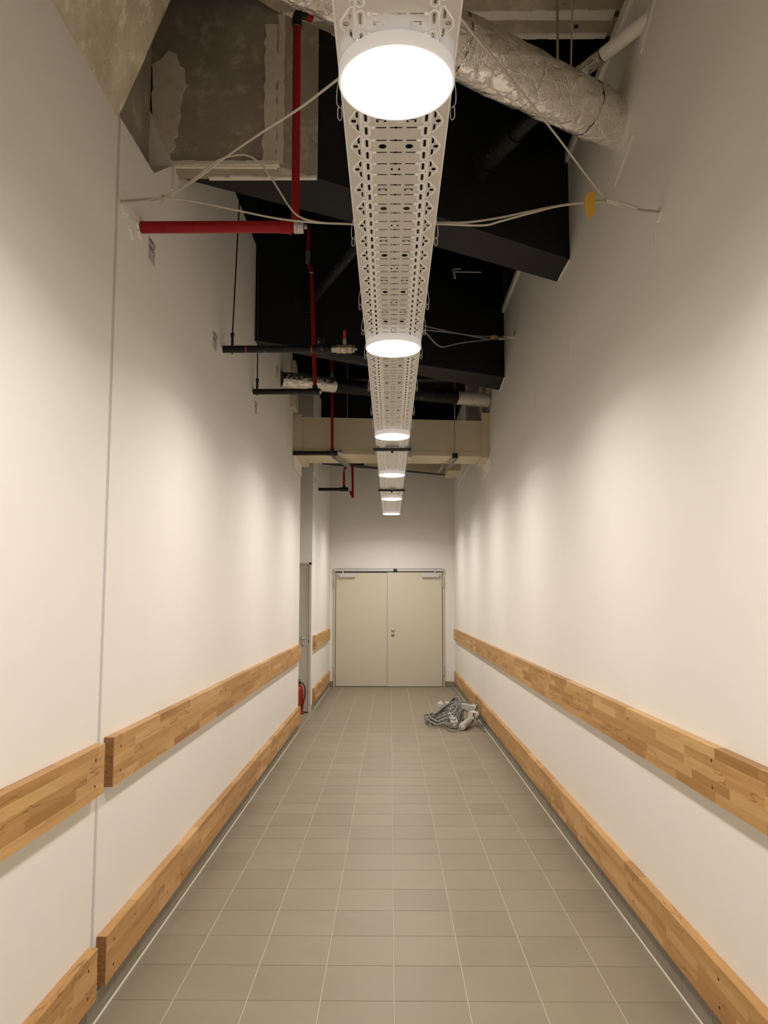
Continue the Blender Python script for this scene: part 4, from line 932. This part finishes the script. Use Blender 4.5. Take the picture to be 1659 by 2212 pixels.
a, b_ = Vector((0.835, 10.25, 0.235)), Vector((1.10, 10.12, 0.205)); d = (b_ - a).normalized(); s_ = d.cross(Vector((0, 0, 1))).normalized(); u_ = s_.cross(d)
q = MB(); obox(q, a, b_, s_, u_, 0.05, 0.036); q.build('block_body', M_plast, tp)
q = MB(); q.tube([b_ - d*0.07, b_ + d*0.02], 0.052, 10, True, False); q.build('end_cap', M_plast, tp)
q = MB(); q.tube([b_ - d*0.12 - s_*0.05 + u_*0.005, b_ - d*0.12 - s_*0.075], 0.010, 8); q.build('knob', M_dark, tp)
wb = thing('plug_fitting', 'pale square plug fitting resting against the right rail', 'fitting', (1.10, 10.05, 0.09), GR)
a, b_ = Vector((1.03, 10.01, 0.155)), Vector((1.095, 9.955, 0.135)); d = (b_ - a).normalized(); s_ = d.cross(Vector((0, 0, 1))).normalized(); u_ = s_.cross(d)
q = MB(); obox(q, a, b_, s_, u_, 0.05, 0.042); q.build('plug_body', M_plastw, wb)
q = MB(); q.lathe([(0.040, 0.0), (0.042, 0.02), (0.036, 0.035), (0.0, 0.037)], b_, d, 16); q.build('plug_cap', M_plast, wb)
q = MB(); q.box((1.048, 9.906, 0.14), (1.062, 9.921, 0.18)); q.build('latch', M_dark, wb)
wk = thing('plug_fitting', 'small white square plug at the back left of the heap', 'fitting', (0.71, 10.9, 0.0), GR)
q = MB(); q.box((0.66, 10.82, 0.12), (0.735, 10.92, 0.18), 0.006); q.box((0.69, 10.84, 0.0), (0.72, 10.9, 0.12)); q.build('plug_body', M_plastw, wk)
q = MB(); q.lathe([(0.02, 0), (0.02, 0.02), (0, 0.022)], (0.70, 10.87, 0.18), n=12); q.build('plug_top', M_plastw, wk)
wk = thing('lamp_fitting', 'grey fitting half buried under cable at the back of the heap', 'fitting', (0.80, 10.7, 0.0), GR)
q = MB(); q.box((0.745, 10.5, 0.0), (0.90, 10.66, 0.225), 0.008); q.build('block_body', M_plast, wk)
q = MB(); q.box((0.76, 10.44, 0.0), (0.98, 10.5, 0.17), 0.006); q.build('raised_cover', M_plast, wk)
cr = random.Random(21)
tg = thing('cable_tangle', 'tangled dark grey cable looped over the heap of grey fittings', 'cable', (0.8, 10.2, 0.0))
for k in range(12):                                      # big flat loops spilling to the left and over the top
    cx, cy = 0.70 + cr.uniform(-0.05, 0.08), 10.28 + cr.uniform(-0.15, 0.15); ra, rb = cr.uniform(0.15, 0.27), cr.uniform(0.18, 0.44); an = cr.uniform(-0.5, 0.5); ph = cr.uniform(0, 6.28)
    pts = []
    for i in range(18):
        th = ph + i*2*math.pi/16; x = cx + ra*math.cos(th)*math.cos(an) - rb*math.sin(th)*math.sin(an)*0.4; y = cy + rb*math.sin(th)
        hgt = 0.012 + 0.008*k*0.6 + max(0, 0.25*math.exp(-((x - 0.88)**2/0.030 + (y - 10.35)**2/0.16)))*(0.75 + 0.3*cr.random()) + 0.035*cr.random()
        pts.append((min(x, XR - 0.06), y, hgt))
    q = MB(); q.tube(smooth_path(pts, 4), 0.0066, 6); q.build('cable_loop', (M_cablec, M_cablel, M_cablek)[k % 3], tg)
for pts in ([(0.86, 9.64, 0.05), (0.80, 9.56, 0.012), (0.72, 9.62, 0.010), (0.70, 9.80, 0.012), (0.72, 9.92, 0.03)],
            [(0.60, 10.2, 0.08), (0.64, 10.05, 0.03), (0.70, 9.95, 0.02), (0.76, 9.80, 0.02)],
            [(0.62, 10.3, 0.12), (0.70, 10.25, 0.20), (0.80, 10.2, 0.27), (0.90, 10.18, 0.285), (1.02, 10.15, 0.27), (1.10, 10.1, 0.22), (1.13, 10.0, 0.16)],
            [(0.90, 10.1, 0.26), (0.88, 10.05, 0.16), (0.90, 9.98, 0.08), (0.92, 9.9, 0.02)],
            [(1.10, 9.93, 0.10), (1.12, 9.86, 0.04), (1.14, 9.7, 0.012), (1.15, 9.55, 0.010)],
            [(1.10, 10.2, 0.22), (1.13, 10.35, 0.25), (1.145, 10.38, 0.31), (1.15, 10.36, 0.33)]):
    q = MB(); q.tube(smooth_path(pts, 5), 0.0072, 6); q.build('cable_end', M_cablec, tg)
